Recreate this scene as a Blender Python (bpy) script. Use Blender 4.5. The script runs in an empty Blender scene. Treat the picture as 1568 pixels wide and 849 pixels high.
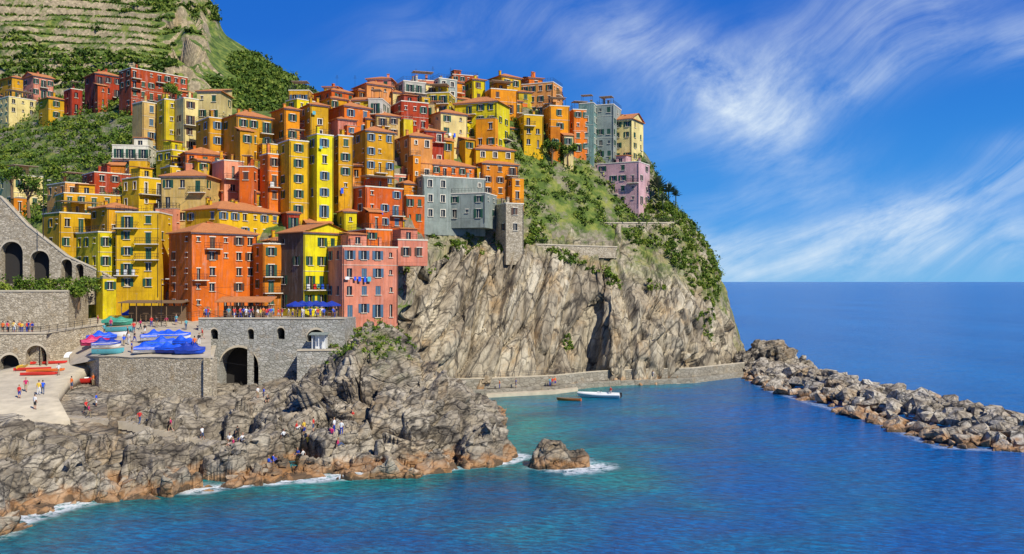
import bpy, bmesh, math, random
import numpy as np
from mathutils import Vector, Matrix
from mathutils.bvhtree import BVHTree
R=random.Random(11); rng=np.random.default_rng(5)
F=1358.0; H=22.0
def W(px,py,D): return np.array([(px-784)/F*D, D, H-(py-431)/F*D])
def Wz(px,D,z): return np.array([(px-784)/F*D, D, z])
scene=bpy.context.scene
COL=scene.collection
# ---------------------------------------------------------------- noise
def _h(ix,iy,iz,s):
    n=ix.astype(np.int64)*374761393+iy.astype(np.int64)*668265263+iz.astype(np.int64)*1442695041+s*974634777
    n=(n&0xffffffff).astype(np.uint64)
    n=(n^(n>>np.uint64(15)))*np.uint64(2246822519)&np.uint64(0xffffffff)
    n=(n^(n>>np.uint64(13)))*np.uint64(3266489917)&np.uint64(0xffffffff)
    n=n^(n>>np.uint64(16))
    return n.astype(np.float64)/4294967295.0
def vn(p,s=0):
    i=np.floor(p); f=p-i; f=f*f*(3-2*f); i=i.astype(np.int64)
    r=0
    for a in (0,1):
        wa=f[...,0] if a else 1-f[...,0]
        for b in (0,1):
            wb=f[...,1] if b else 1-f[...,1]
            for c in (0,1):
                wc=f[...,2] if c else 1-f[...,2]
                r=r+wa*wb*wc*_h(i[...,0]+a,i[...,1]+b,i[...,2]+c,s)
    return r*2-1
def fbm(p,o=4,s=0,g=0.5):
    r=0;a=1.0;t=0
    for k in range(o):
        r=r+a*vn(p*(2.03**k),s+k*17); t+=a; a*=g
    return r/t
def worley(p,s=0):
    i=np.floor(p).astype(np.int64); f1=np.full(p.shape[:-1],9.0); f2=f1.copy(); cid=np.zeros(p.shape[:-1]); fac=np.zeros(p.shape[:-1])
    for a in (-1,0,1):
        for b in (-1,0,1):
            for c in (-1,0,1):
                x=i[...,0]+a;y=i[...,1]+b;z=i[...,2]+c
                dx=p[...,0]-x-_h(x,y,z,s+1);dy=p[...,1]-y-_h(x,y,z,s+2);dz=p[...,2]-z-_h(x,y,z,s+3)
                d=np.sqrt(dx**2+dy**2+dz**2)
                m=d<f1
                f2=np.where(m,f1,np.minimum(f2,d)); cid=np.where(m,_h(x,y,z,s+4),cid)
                tl=dx*(_h(x,y,z,s+5)-.5)+dy*(_h(x,y,z,s+6)-.5)+dz*(_h(x,y,z,s+7)-.5)
                fac=np.where(m,tl*2,fac); f1=np.where(m,d,f1)
    return f1,f2,cid,fac
def sstep(a,b,x):
    t=np.clip((x-a)/(b-a),0,1); return t*t*(3-2*t)
# ---------------------------------------------------------------- materials
class NT:
    def __init__(s,name):
        s.m=bpy.data.materials.new(name); s.m.use_nodes=True; s.t=s.m.node_tree
        s.b=s.t.nodes['Principled BSDF']; s.o=s.t.nodes['Material Output']
    def n(s,ty,**k):
        nd=s.t.nodes.new(ty)
        for a,v in k.items():
            if a.startswith('_'): setattr(nd,a[1:],v)
        for a,v in k.items():
            if not a.startswith('_'):
                key=a.replace('__',' ')
                s.set(nd,key,v)
        return nd
    def set(s,nd,key,v):
        if key.startswith('i') and key[1:].isdigit(): inp=nd.inputs[int(key[1:])]
        else: inp=nd.inputs[key]
        if isinstance(v,bpy.types.NodeSocket): s.t.links.new(v,inp)
        else: inp.default_value=v
def c4(c): return (c[0],c[1],c[2],1)
def ramp(N,fac,stops):
    r=N.n('ShaderNodeValToRGB'); N.t.links.new(fac,r.inputs[0]); e=r.color_ramp.elements
    while len(e)<len(stops): e.new(0.5)
    for k,(p,c) in enumerate(stops):
        e[k].position=p; e[k].color=c4(c) if not isinstance(c,(int,float)) else (c,c,c,1)
    return r.outputs[0]
def mix(N,fac,a,b,mode='MIX'):
    m=N.n('ShaderNodeMix',_data_type='RGBA',_blend_type=mode)
    for k,v in ((0,fac),(6,a),(7,b)):
        if isinstance(v,bpy.types.NodeSocket): N.t.links.new(v,m.inputs[k])
        else: m.inputs[k].default_value=v if k==0 else c4(v)
    return m.outputs[2]
def math_(N,op,a,b=0.0,cl=False):
    m=N.n('ShaderNodeMath',_operation=op,i0=a,i1=b); m.use_clamp=cl; return m.outputs[0]
def mapr(N,v,a,b,c=0.0,d=1.0):
    return N.n('ShaderNodeMapRange',i0=v,i1=a,i2=b,i3=c,i4=d).outputs[0]
def coords(N,scale=(1,1,1),rot=(0,0,0)):
    t=N.n('ShaderNodeTexCoord'); o=t.outputs['Object']
    if any(rot): o=N.n('ShaderNodeMapping',Vector=o,Rotation=rot).outputs[0]
    return N.n('ShaderNodeMapping',Vector=o,Scale=scale).outputs[0]
def noise(N,vec,scale,detail=6,rough=0.55,dist=0.0):
    return N.n('ShaderNodeTexNoise',Vector=vec,Scale=scale,Detail=detail,Roughness=rough,Distortion=dist).outputs[0]
def plain(name,col,rough=0.7,metal=0,var=0.25,sc=3):
    N=NT(name); v=noise(N,coords(N),sc,4)
    c=mix(N,v,[x*(1-var) for x in col],[min(1,x*(1+var)) for x in col]); N.set(N.b,'Base Color',c)
    N.b.inputs['Roughness'].default_value=rough; N.b.inputs['Metallic'].default_value=metal
    return N.m
def plaster(name,col):
    N=NT(name); v=coords(N); oi=N.n('ShaderNodeObjectInfo')
    tv=N.n('ShaderNodeVectorMath',_operation='ADD'); N.t.links.new(v,tv.inputs[0]); N.t.links.new(oi.outputs['Location'],tv.inputs[1])
    big=noise(N,tv.outputs[0],0.3,6,0.65); st=noise(N,coords(N,(1.5,1.5,0.2)),1.0,6,0.7); fine=noise(N,v,9,3)
    c=mix(N,mapr(N,big,.3,.7),[x*0.6 for x in col],[min(.9,x*1.15+0.01) for x in col])
    pale=[min(.85,0.6*x+0.26) for x in col]
    c=mix(N,mapr(N,st,0.5,0.72,0,0.55),c,pale)
    c=mix(N,mapr(N,noise(N,coords(N,(2.4,2.4,0.25)),0.8,6,0.75),0.5,0.72,0,0.8),c,[x*0.35+0.02 for x in col])
    c=mix(N,mapr(N,noise(N,tv.outputs[0],.9,7,.75),0.60,0.68,0,0.5),c,(.42,.36,.27))
    c=mix(N,mapr(N,fine,0.3,0.7,0,0.18),c,(0.08,0.06,0.05))
    hs=N.n('ShaderNodeHueSaturation',Color=c,Saturation=1.1,Value=mapr(N,oi.outputs['Random'],0,1,.86,1.18),Hue=mapr(N,oi.outputs['Random'],0,1,.494,.508)); c=hs.outputs[0]
    N.set(N.b,'Base Color',c); N.b.inputs['Roughness'].default_value=0.9
    bp=N.n('ShaderNodeBump',Strength=0.5,Distance=0.06,Height=noise(N,v,4,6,.7)); N.set(N.b,'Normal',bp.outputs[0])
    return N.m
def stonewall(name,a,b,sc=2.2,mortar=(0.09,0.075,0.055)):
    N=NT(name); v=coords(N,(1,1,1.7))
    vo=N.n('ShaderNodeTexVoronoi',Vector=v,Scale=sc); ve=N.n('ShaderNodeTexVoronoi',_feature='DISTANCE_TO_EDGE',Vector=v,Scale=sc)
    sep=N.n('ShaderNodeSeparateColor',i0=vo.outputs['Color'])
    c=mix(N,sep.outputs[0],a,b); c=mix(N,mapr(N,noise(N,coords(N),0.25,5),0.4,0.75,0,0.5),c,[x*0.6 for x in a])
    c=mix(N,mapr(N,noise(N,coords(N),0.5,5,.7),0.56,0.7,0,0.5),c,(0.42,0.28,0.12))
    c=mix(N,mapr(N,ve.outputs[0],0.0,0.07,.85,0),c,mortar)
    c=mix(N,mapr(N,noise(N,coords(N),0.6,6,.7),0.62,0.74,0,0.6),c,(0.09,0.12,0.03))
    N.set(N.b,'Base Color',c); N.b.inputs['Roughness'].default_value=0.95
    hh=math_(N,'ADD',mapr(N,ve.outputs[0],0,0.12,0,1),noise(N,v,4,5))
    N.set(N.b,'Normal',N.n('ShaderNodeBump',Strength=0.6,Distance=0.08,Height=hh).outputs[0]); return N.m
def rockmat(name,cols,sc=(1,1,1),rot=(0,0,0),water=True,crack=0.5,veg=True,ochre=.4,fs=1.3,nsc=.25,cw=.04):
    N=NT(name); v=coords(N,sc,rot); vv=coords(N)
    n1=noise(N,v,nsc,7,0.6,0.3); c=ramp(N,n1,[(0.32,cols[0]),(0.43,cols[1]),(0.55,cols[2]),(0.70,cols[3])])
    fine=noise(N,v,fs,8,0.68); c=mix(N,mapr(N,fine,0.34,0.54,0.15,1),[x*0.45 for x in cols[0]],c)
    c=mix(N,mapr(N,noise(N,vv,5,4,.6),0.35,0.65,0.3,0),c,cols[0])
    c=mix(N,mapr(N,noise(N,vv,0.13,6,.7),0.53,0.68,0,ochre),c,(0.46,0.28,0.11))
    wv=N.n('ShaderNodeVectorMath',_operation='ADD'); N.t.links.new(v,wv.inputs[0])
    nc=N.n('ShaderNodeTexNoise',Vector=v,Scale=0.8,Detail=4.0); N.t.links.new(nc.outputs['Color'],wv.inputs[1])
    ve=N.n('ShaderNodeTexVoronoi',_feature='DISTANCE_TO_EDGE',Vector=wv.outputs[0],Scale=crack)
    ve2=N.n('ShaderNodeTexVoronoi',_feature='DISTANCE_TO_EDGE',Vector=wv.outputs[0],Scale=crack*3.1)
    c=mix(N,mapr(N,ve.outputs[0],0.0,cw,0.9,0),c,(0.025,0.02,0.015))
    c=mix(N,mapr(N,ve2.outputs[0],0.0,0.06,0.55,0),c,(0.04,0.032,0.024))
    if water:
        g=N.n('ShaderNodeNewGeometry'); sp=N.n('ShaderNodeSeparateXYZ',i0=g.outputs['Position'])
        z=math_(N,'ADD',sp.outputs[2],mapr(N,noise(N,vv,0.5,5),0.3,0.7,-0.8,0.8))
        c=mix(N,mapr(N,z,1.5,0.6,0,0.65),c,(0.44,0.21,0.07))
        c=mix(N,mapr(N,z,0.35,0.1,0,0.8),c,(0.07,0.05,0.03))
    if veg:
        at=N.n('ShaderNodeAttribute',_attribute_name='veg')
        gm=ramp(N,noise(N,vv,0.35,7,.7),[(0.35,(0.035,0.065,0.01)),(0.5,(0.12,0.16,0.025)),(0.62,(0.3,0.27,0.08))])
        f=math_(N,'MULTIPLY',at.outputs['Fac'],mapr(N,noise(N,vv,0.22,6,.7),0.40,0.54,0.1,1))
        c=mix(N,f,c,gm)
    N.set(N.b,'Base Color',c); N.b.inputs['Roughness'].default_value=0.92
    hh=math_(N,'ADD',math_(N,'MULTIPLY',fine,1.2),math_(N,'ADD',n1,mapr(N,ve2.outputs[0],0,0.08,0,0.4)))
    N.set(N.b,'Normal',N.n('ShaderNodeBump',Strength=0.8,Distance=0.35,Height=hh).outputs[0]); return N.m
def leafmat(name,a,b,c3):
    N=NT(name); at=N.n('ShaderNodeAttribute',_attribute_name='tint')
    c=ramp(N,at.outputs['Fac'],[(0,a),(0.5,b),(1,c3)]); N.set(N.b,'Base Color',c); N.b.inputs['Roughness'].default_value=0.6
    N.b.inputs['Specular IOR Level'].default_value=0.2
    return N.m
M={}
pal=dict(yellow=(0.84,0.46,0.015),gold=(0.90,0.66,0.015),ochre=(0.76,0.39,0.04),orange=(0.82,0.27,0.02),coral=(0.82,0.20,0.06),red=(0.46,0.07,0.03),
 pink=(0.84,0.31,0.20),cream=(0.82,0.62,0.27),tan=(0.66,0.44,0.16),grey=(0.46,0.43,0.36),bluegrey=(0.32,0.37,0.32),teal=(0.18,0.30,0.25),lilac=(0.72,0.44,0.44),brown=(0.12,0.07,0.035),white=(0.74,0.69,0.55),salmon=(0.84,0.35,0.12),olive=(0.66,0.48,0.05))  # the dark brown is a shaded wall's tone put into plaster colour
for k,v in pal.items(): M[k]=plaster(k+'_plaster',v)
M['stone']=stonewall('rubble_stone',(0.62,0.53,0.38),(0.32,0.26,0.17),2.2,(0.13,0.10,0.07))
M['stone2']=stonewall('grey_masonry',(0.50,0.48,0.42),(0.30,0.29,0.24),1.6,(0.14,0.12,0.09))
M['quay']=stonewall('quay_masonry',(0.40,0.36,0.28),(0.26,0.23,0.17),0.9,(0.13,0.11,0.08))
def roofmat():
    N=NT('terracotta_tiles'); v=coords(N)
    c=mix(N,noise(N,v,1.2,6,.7),(0.44,0.12,0.035),(0.80,0.34,0.11)); c=mix(N,mapr(N,noise(N,v,6,3),0.5,0.7,0,0.5),c,(0.16,0.07,0.04))
    wv=N.n('ShaderNodeTexWave',Vector=v,Scale=1.6,Distortion=0.3); N.set(N.b,'Base Color',c); N.b.inputs['Roughness'].default_value=0.85
    N.set(N.b,'Normal',N.n('ShaderNodeBump',Strength=0.8,Distance=0.08,Height=wv.outputs['Fac']).outputs[0]); return N.m
M['roof']=roofmat()
M['flat']=plain('roof_terrace_floor',(0.42,0.32,0.23),.9)
M['trim']=plain('pale_trim',(0.74,0.67,0.52),.8)
M['glass']=plain('window_glass',(0.02,0.025,0.03),0.15,0,.5,1)
M['sh_green']=plain('green_shutter',(0.015,0.075,0.04),.6)
M['sh_brown']=plain('brown_shutter',(0.09,0.04,0.02),.6)
M['sh_blue']=plain('blue_shutter',(0.06,0.13,0.2),.6)
M['iron']=plain('dark_iron',(0.04,0.04,0.045),.5,.6)
M['wood']=plain('weathered_wood',(0.2,0.12,0.06),.85)
M['concrete']=plain('concrete',(0.54,0.46,0.33),.9,0,.4,.7)
M['steps']=plain('worn_step_stone',(0.40,0.34,0.25),.9,0,.5,.9)
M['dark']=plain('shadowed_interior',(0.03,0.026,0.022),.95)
M['leaf']=leafmat('shrub_leaves',(0.03,0.065,0.008),(0.10,0.17,0.016),(0.28,0.32,0.04))
M['leaf2']=leafmat('hill_leaves',(0.03,0.065,0.01),(0.09,0.15,0.016),(0.26,0.30,0.045))
for k,c in dict(white_paint=(0.78,0.78,0.76),blue_cloth=(0.01,0.09,0.66),navy_cloth=(0.01,0.04,0.34),red_paint=(0.66,0.03,0.02),orange_paint=(0.75,0.16,0.02),
   green_paint=(0.05,0.3,0.2),teal_paint=(0.1,0.4,0.45),yellow_paint=(0.75,0.5,0.05),magenta=(0.55,0.02,0.12),skin=(0.52,0.28,0.18),skin_tan=(0.35,0.17,0.1),
   hair_dark=(0.03,0.018,0.01),hair_fair=(0.3,0.18,0.07),denim=(0.05,0.09,0.2),black_cloth=(0.02,0.02,0.022),khaki=(0.35,0.27,0.15),grey_cloth=(0.3,0.3,0.32)).items():
    M[k]=plain(k,c,.55,0,.15)
# ---------------------------------------------------------------- mesh helpers
def np_mesh(name,V,Q,mats,attrs=None,smooth=False,link=True):
    V=np.asarray(V,dtype=np.float32).reshape(-1,3); Q=np.asarray(Q,dtype=np.int32).reshape(-1,4)
    me=bpy.data.meshes.new(name); me.vertices.add(len(V)); me.vertices.foreach_set('co',V.ravel())
    me.loops.add(Q.size); me.loops.foreach_set('vertex_index',Q.ravel()); me.polygons.add(len(Q))
    me.polygons.foreach_set('loop_start',np.arange(0,Q.size,4,dtype=np.int32))
    for (an,dom,arr) in (attrs or []):
        a=me.attributes.new(an,'FLOAT',dom); a.data.foreach_set('value',np.asarray(arr,dtype=np.float32).ravel())
    me.update(calc_edges=True)
    if smooth: me.polygons.foreach_set('use_smooth',np.ones(len(Q),dtype=bool))
    for m in mats: me.materials.append(m)
    ob=bpy.data.objects.new(name,me)
    if link: COL.objects.link(ob)
    return ob
class MB:
    def __init__(s): s.v=[];s.f=[];s.mi=[]
    def quad(s,a,b,c,d,m=0):
        i=len(s.v); s.v+= [tuple(a),tuple(b),tuple(c),tuple(d)]; s.f.append((i,i+1,i+2,i+3)); s.mi.append(m)
    def poly(s,pts,m=0):
        i=len(s.v); s.v+=[tuple(p) for p in pts]; s.f.append(tuple(range(i,i+len(pts)))); s.mi.append(m)
    def hexa(s,P,m=0):
        i=len(s.v); s.v+=[tuple(p) for p in P]
        for q in ((3,2,1,0),(4,5,6,7),(0,1,5,4),(1,2,6,5),(2,3,7,6),(3,0,4,7)): s.f.append(tuple(i+k for k in q)); s.mi.append(m)
    def box(s,x0,x1,y0,y1,z0,z1,m=0,T=None):
        P=[(x0,y0,z0),(x1,y0,z0),(x1,y1,z0),(x0,y1,z0),(x0,y0,z1),(x1,y0,z1),(x1,y1,z1),(x0,y1,z1)]
        if T: P=[T(*p) for p in P]
        s.hexa(P,m)
    def beam(s,a,b,r,m=0,r2=None,n=5):
        a=Vector(a);b=Vector(b);d=(b-a)
        if d.length<1e-6: return
        d.normalize(); x=d.orthogonal().normalized(); y=d.cross(x); r2=r if r2 is None else r2
        i=len(s.v)
        for p,rr in ((a,r),(b,r2)):
            for k in range(n):
                t=2*math.pi*k/n; s.v.append(tuple(p+x*math.cos(t)*rr+y*math.sin(t)*rr))
        for k in range(n):
            k2=(k+1)%n; s.f.append((i+k,i+k2,i+n+k2,i+n+k)); s.mi.append(m)
        s.f.append(tuple(i+n+k for k in range(n))); s.mi.append(m)
        s.f.append(tuple(i+n-1-k for k in range(n))); s.mi.append(m)
    def ob(s,name,mats,parent=None,smooth=False):
        me=bpy.data.meshes.new(name); me.from_pydata(s.v,[],s.f); me.update()
        for m in (mats if isinstance(mats,list) else [mats]): me.materials.append(m)
        if len(me.polygons): me.polygons.foreach_set('material_index',np.array(s.mi,dtype=np.int32))
        if smooth: me.polygons.foreach_set('use_smooth',np.ones(len(me.polygons),dtype=bool))
        o=bpy.data.objects.new(name,me); COL.objects.link(o)
        if parent: o.parent=parent
        return o
def empty(name,loc=(0,0,0),rz=0):
    e=bpy.data.objects.new(name,None); e.location=loc; e.rotation_euler=(0,0,rz); e.empty_display_size=1; COL.objects.link(e); return e
# ---------------------------------------------------------------- terrain lofts
def ctrl(sections):
    return np.array([s[0] for s in sections],float), np.array([[W(s[0],a,b) for a,b in s[1]] for s in sections])
def zpy(z,D): return 431+(H-z)*F/D
def loft(sections,nu,nv):
    pxs,C=ctrl(sections)
    seg=np.linalg.norm(np.diff(C,axis=1),axis=2).mean(0); kn=np.concatenate([[0],np.cumsum(seg)]); kn/=kn[-1]
    pu=np.linspace(pxs[0],pxs[-1],nu); pv=np.linspace(0,1,nv)
    T=np.zeros((nu,C.shape[1],3))
    for k in range(C.shape[1]):
        for a in range(3): T[:,k,a]=np.interp(pu,pxs,C[:,k,a])
    kb=max(3,nu//60)|1; ker=np.ones(kb)/kb
    for k in range(C.shape[1]):
        for a in range(3): T[:,k,a]=np.convolve(np.pad(T[:,k,a],kb//2,mode='edge'),ker,'valid')
    G=np.zeros((nu,nv,3))
    for i in range(nu):
        for a in range(3): G[i,:,a]=np.interp(pv,kn,T[i,:,a])
    return G,np.repeat(pu[:,None],nv,1),np.repeat(pv[None],nu,0),kn
def gnorm(G):
    n=np.cross(np.gradient(G,axis=0),np.gradient(G,axis=1)); return n/(np.linalg.norm(n,axis=2,keepdims=True)+1e-9)
def gridq(nu,nv):
    i=np.arange((nu-1)*(nv-1)); a=(i//(nv-1))*nv+i%(nv-1)
    return np.stack([a,a+nv,a+nv+1,a+1],1)
def surfD(sections,px,py):
    pxs=[s[0] for s in sections]; K=len(sections[0][1])
    ys=[np.interp(px,pxs,[s[1][k][0] for s in sections]) for k in range(K)]
    ds=[np.interp(px,pxs,[s[1][k][1] for s in sections]) for k in range(K)]
    for k in range(1,K): ys[k]=min(ys[k],ys[k-1]-1e-3)
    return float(np.interp(-py,[-y for y in ys],ds))
def sec(px,pts,u=None,back=None):
    r=list(pts)
    if u: r=[(zpy(-3,u),u)]+r
    if back: r=r+[(zpy(-3,back),back)]
    return (px,r)
A=[sec(-150,[(zpy(0,74),74),(740,80),(690,88),(645,100),(620,110),(580,130),(545,150)],70),
 sec(0,[(zpy(0,79),79),(760,84),(700,90),(648,100),(617,112),(582,130),(548,150)],75),
 sec(110,[(zpy(0,88.6),88.6),(748,92),(694,97),(648,103),(618,114),(580,130),(548,148)],84),
 sec(180,[(zpy(0,91.6),91.6),(733,95),(685,100),(650,106),(622,114),(602,122),(590,135)],87),
 sec(300,[(zpy(0,94.2),94.2),(722,98),(698,102),(672,107),(632,116),(606,124),(590,138)],90),
 sec(380,[(zpy(0,96),96),(717,100),(694,104),(670,109),(632,118),(598,130),(588,142)],92),
 sec(430,[(zpy(0,98),98),(707,103),(682,107),(655,112),(622,120),(594,130),(574,142)],94),
 sec(500,[(zpy(0,100),100),(702,104),(668,108),(625,112),(585,118),(565,126),(538,142)],96),
 sec(560,[(zpy(0,101.3),101.3),(698,105),(660,108),(608,113),(562,119),(546,127),(496,144)],97),
 sec(600,[(zpy(0,102),102),(695,105),(658,108),(606,113),(560,119),(542,127),(505,146)],98),
 sec(625,[(zpy(0,102.3),102.3),(693,105),(655,108),(605,113),(566,119),(550,127),(540,148)],98),
 sec(655,[(zpy(0,102.7),102.7),(692,106),(654,109),(610,113),(578,118),(568,126),(575,150)],98),
 sec(710,[(zpy(0,104.8),104.8),(695,107),(672,110),(644,114),(616,119),(606,130),(602,155)],100),
 sec(745,[(zpy(0,106),106),(700,108),(687,111),(671,115),(656,120),(648,128),(625,150)],102),
 sec(785,[(zpy(.1,107.5),107.5),(zpy(.5,109),109),(zpy(.6,111),111),(zpy(.2,113),113),(zpy(-.5,118),118),(zpy(-1,128),128),(zpy(-2,150),150)],104),
 sec(830,[(zpy(-3,108),108),(zpy(-3,110),110),(zpy(-3,111),111),(zpy(-3,113),113),(zpy(-3,118),118),(zpy(-3,128),128),(zpy(-3,150),150)],105)]
B=[sec(575,[(590,178),(550,180),(520,182),(490,184),(440,188),(400,192),(340,198),(320,215)],174,290),
 sec(598,[(590,172),(550,173),(520,174),(490,175),(440,182),(400,188),(340,197),(320,215)],170,290),
 sec(610,[(590,163),(550,164),(510,165),(470,167),(430,172),(385,182),(340,196),(320,215)],161,290),
 sec(645,[(592,166),(540,167),(480,169),(403,174),(393,180),(370,188),(335,196),(310,215)],163,290),
 sec(700,[(595,174),(530,176),(450,180),(385,185),(375,188),(350,191),(330,197),(300,215)],170,290),
 sec(780,[(595,178),(530,180),(460,184),(395,189),(375,194),(350,200),(300,208),(250,225)],174,295),
 sec(860,[(590,183),(530,185),(470,189),(405,194),(370,202),(320,212),(245,224),(200,240)],178,300),
 sec(898,[(589,188),(535,190),(485,193),(425,197),(380,205),(325,215),(270,225),(225,240)],180,300),
 sec(913,[(588,195),(540,196),(490,197),(432,200),(383,205),(323,216),(280,225),(230,240)],180,300),
 sec(935,[(588,186),(540,188),(490,191),(438,197),(385,206),(330,217),(290,226),(240,240)],180,300),
 sec(990,[(585,189),(545,191),(500,194),(458,200),(400,208),(350,216),(312,225),(285,240)],184,300),
 sec(1035,[(583,193),(545,195),(500,198),(455,203),(405,209),(362,216),(332,224),(318,240)],188,300),
 sec(1065,[(582,198),(550,200),(500,203),(460,207),(425,213),(392,219),(367,225),(352,240)],193,295),
 sec(1090,[(582,203),(550,205),(510,208),(480,212),(450,217),(425,222),(405,228),(395,245)],197,290),
 sec(1115,[(582,209),(560,211),(540,214),(520,218),(500,223),(480,228),(462,234),(458,250)],203,280),
 sec(1140,[(582,215),(575,218),(568,221),(562,225),(555,230),(548,235),(545,240),(540,255)],209,270),
 sec(1158,[(zpy(-3,222),222),(zpy(-3,225),225),(zpy(-3,228),228),(zpy(-3,231),231),(zpy(-3,234),234),(zpy(-3,237),237),(zpy(-3,242),242),(zpy(-3,255),255)],215,270)]
C=[sec(-150,[(520,153),(440,165),(350,190),(280,220),(200,260),(170,290)],None,420),
 sec(0,[(500,153),(440,160),(340,185),(270,215),(200,255),(150,285)],None,400),
 sec(200,[(485,153),(400,159),(320,175),(250,198),(200,215),(140,250)],None,380),
 sec(400,[(485,153),(400,158),(300,172),(220,190),(172,202),(165,230)],None,330),
 sec(550,[(505,153),(400,159),(300,178),(200,195),(160,206),(155,225)],None,300),
 sec(600,[(480,160),(400,167),(300,184),(200,200),(152,209),(148,228)],None,300),
 sec(650,[(430,178),(380,184),(300,192),(200,205),(145,214),(140,230)],None,300),
 sec(780,[(400,195),(330,200),(270,208),(200,216),(155,222),(150,240)],None,300),
 sec(880,[(400,202),(340,208),(280,216),(232,224),(185,232),(180,245)],None,300),
 sec(990,[(400,212),(350,217),(312,224),(252,230),(232,236),(230,250)],None,300),
 sec(1035,[(405,215),(380,218),(352,224),(338,228),(334,236),(334,250)],None,300)]
Dm=[sec(-350,[(230,270),(100,340),(0,410),(-150,490),(-300,560)],None,None),
 sec(0,[(195,290),(100,330),(20,390),(-100,460),(-250,540)]),
 sec(200,[(175,290),(90,340),(10,410),(-100,480),(-200,540)]),
 sec(285,[(165,300),(105,350),(50,390),(-10,440),(-70,490)]),
 sec(318,[(165,310),(120,350),(80,385),(40,415),(-5,445)]),
 sec(338,[(168,320),(130,350),(102,378),(75,405),(48,435)]),
 sec(400,[(175,330),(150,355),(130,380),(108,405),(86,435)]),
 sec(440,[(185,340),(165,360),(148,380),(130,405),(112,435)]),
 sec(478,[(200,350),(190,365),(178,385),(160,405),(142,435)]),
 sec(560,[(230,360),(225,370),(220,385),(212,405),(205,435)])]
rk_cliff=rockmat('cliff_rock',[(0.16,0.125,0.08),(0.38,0.31,0.21),(0.54,0.46,0.32),(0.74,0.65,0.48)],(1.0,1.0,0.30),(0,math.radians(-20),0),True,0.16,True,.5,.8,.16,.035)
rk_shore=rockmat('shore_rock',[(0.12,0.095,0.068),(0.30,0.25,0.18),(0.45,0.385,0.285),(0.66,0.58,0.44)],(0.7,0.7,1.5),(0.15,0.35,0),True,0.22,True,.35,1.0,.2,.05)
# shore
GA,PA,VA,knA=loft(A,540,340)
def shoredisp(P,amp):
    wq=P*np.array([0.8,.8,1.2])+np.stack([P[...,2]*.4,0*P[...,0],-P[...,0]*.3],-1)
    wq=wq*0.17+0.3*np.stack([vn(P*0.25,3),vn(P*0.25,4),vn(P*0.25,5)],-1)
    f1,f2,cid,fa=worley(wq,7); g1,g2,cid2,fb=worley(wq*2.4+4.3,9); k1,k2,cid3,fc=worley(wq*6.5+1.3,19)
    d=(cid-0.5)*1.7+fa*4.0-1.4*np.clip(0.10-(f2-f1),0,1)/0.10
    d=d+(cid2-0.5)*0.7+fb*1.7-0.6*np.clip(0.10-(g2-g1),0,1)/0.10
    d=d+(cid3-0.5)*0.1+fc*0.28-.12*np.clip(0.10-(k2-k1),0,1)/0.10
    lay=P[...,2]+0.3*P[...,0]+1.6*fbm(P*0.09,3,21); st=lay*0.9; st=(np.abs(st-np.floor(st)-0.5)*2)**5
    d=d+0.8*fbm(P*0.12,3,31)+0.08*fbm(P*1.2,3,41)-0.35*st
    return d*amp
nA=gnorm(GA); DA=GA[...,1]
ampA=np.where((PA<165)&(DA>101),0.10,1.0)*np.where(DA>125,0.6,1.0)*sstep(0,0.06,VA)
ampA=ampA*np.where((PA>165)&(PA<450)&(DA>115),.5,1)
ampA=np.where(PA>750,ampA*0.6,ampA)
lift=1.0*sstep(.02,.08,VA)*(1-sstep(3.0,5.0,GA[...,2]))*(PA<770)
GA=GA+nA*(shoredisp(GA,ampA)*0.85+lift)[...,None]
veg=np.clip(fbm(GA*0.12,3,77)*2,0,1)*sstep(8,11,GA[...,2])*0.8
np_mesh('rocky_shore',GA,gridq(*GA.shape[:2]),[rk_shore],[('veg','POINT',veg)])
bvA=BVHTree.FromPolygons([tuple(v) for v in GA.reshape(-1,3)[:]],[tuple(q) for q in gridq(*GA.shape[:2])])
def gz(x,y,bv=bvA,default=None):
    h=bv.ray_cast(Vector((x,y,200)),Vector((0,0,-1)))
    return h[0].z if h[0] is not None else default
# cliff
GB,PB,VB,knB=loft(B,620,360)
nB=gnorm(GB)
def cliffdisp(P,px):
    tilt=np.interp(px,[600,760,900,1150],[0.62,0.42,0.1,-0.25])
    s=P[...,0]-P[...,2]*tilt+1.2*fbm(P*0.06,3,3)
    f=np.stack([s*0.14,P[...,1]*0.04,P[...,2]*0.028],-1)
    f1,f2,cid,fa=worley(f,33); g1,g2,cid2,fb=worley(f*2.6+2,37); k1,k2,c3_,fc=worley(np.stack([s*.9,P[...,1]*.2,P[...,2]*0.22],-1),39)
    d=(cid-.5)*5.0+fa*3.2-1.6*np.clip(.10-(f2-f1),0,1)/.10+(cid2-.5)*1.9+fb*1.0-.7*np.clip(.08-(g2-g1),0,1)/.08+(c3_-.5)*.22+fc*.18
    rough=sstep(900,1000,px)
    h1,h2,c4_,fd=worley(P*np.array([.3,.3,.2]),43)
    d=d*(1-.35*rough)+rough*((c4_-.5)*1.8+fd*2.2-.6*np.clip(.1-(h2-h1),0,1)/.1)
    return d+0.7*fbm(P*0.1,3,51)+0.08*fbm(P*0.9,3,61)
face=1-sstep(knB[4]+0.0,knB[4]+0.06,VB)
GB=GB+nB*(cliffdisp(GB,PB)*(0.3+0.55*face)*sstep(0,.05,VB))[...,None]
vegB=(1-face)*np.clip(0.85+1.3*fbm(GB*0.1,3,5),0.15,1)*sstep(690,760,PB)+0.5*(1-face)*(PB<=725)
vegB=np.clip(vegB,0,1)
np_mesh('sea_cliff',GB,gridq(*GB.shape[:2]),[rk_cliff],[('veg','POINT',vegB)])
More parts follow.
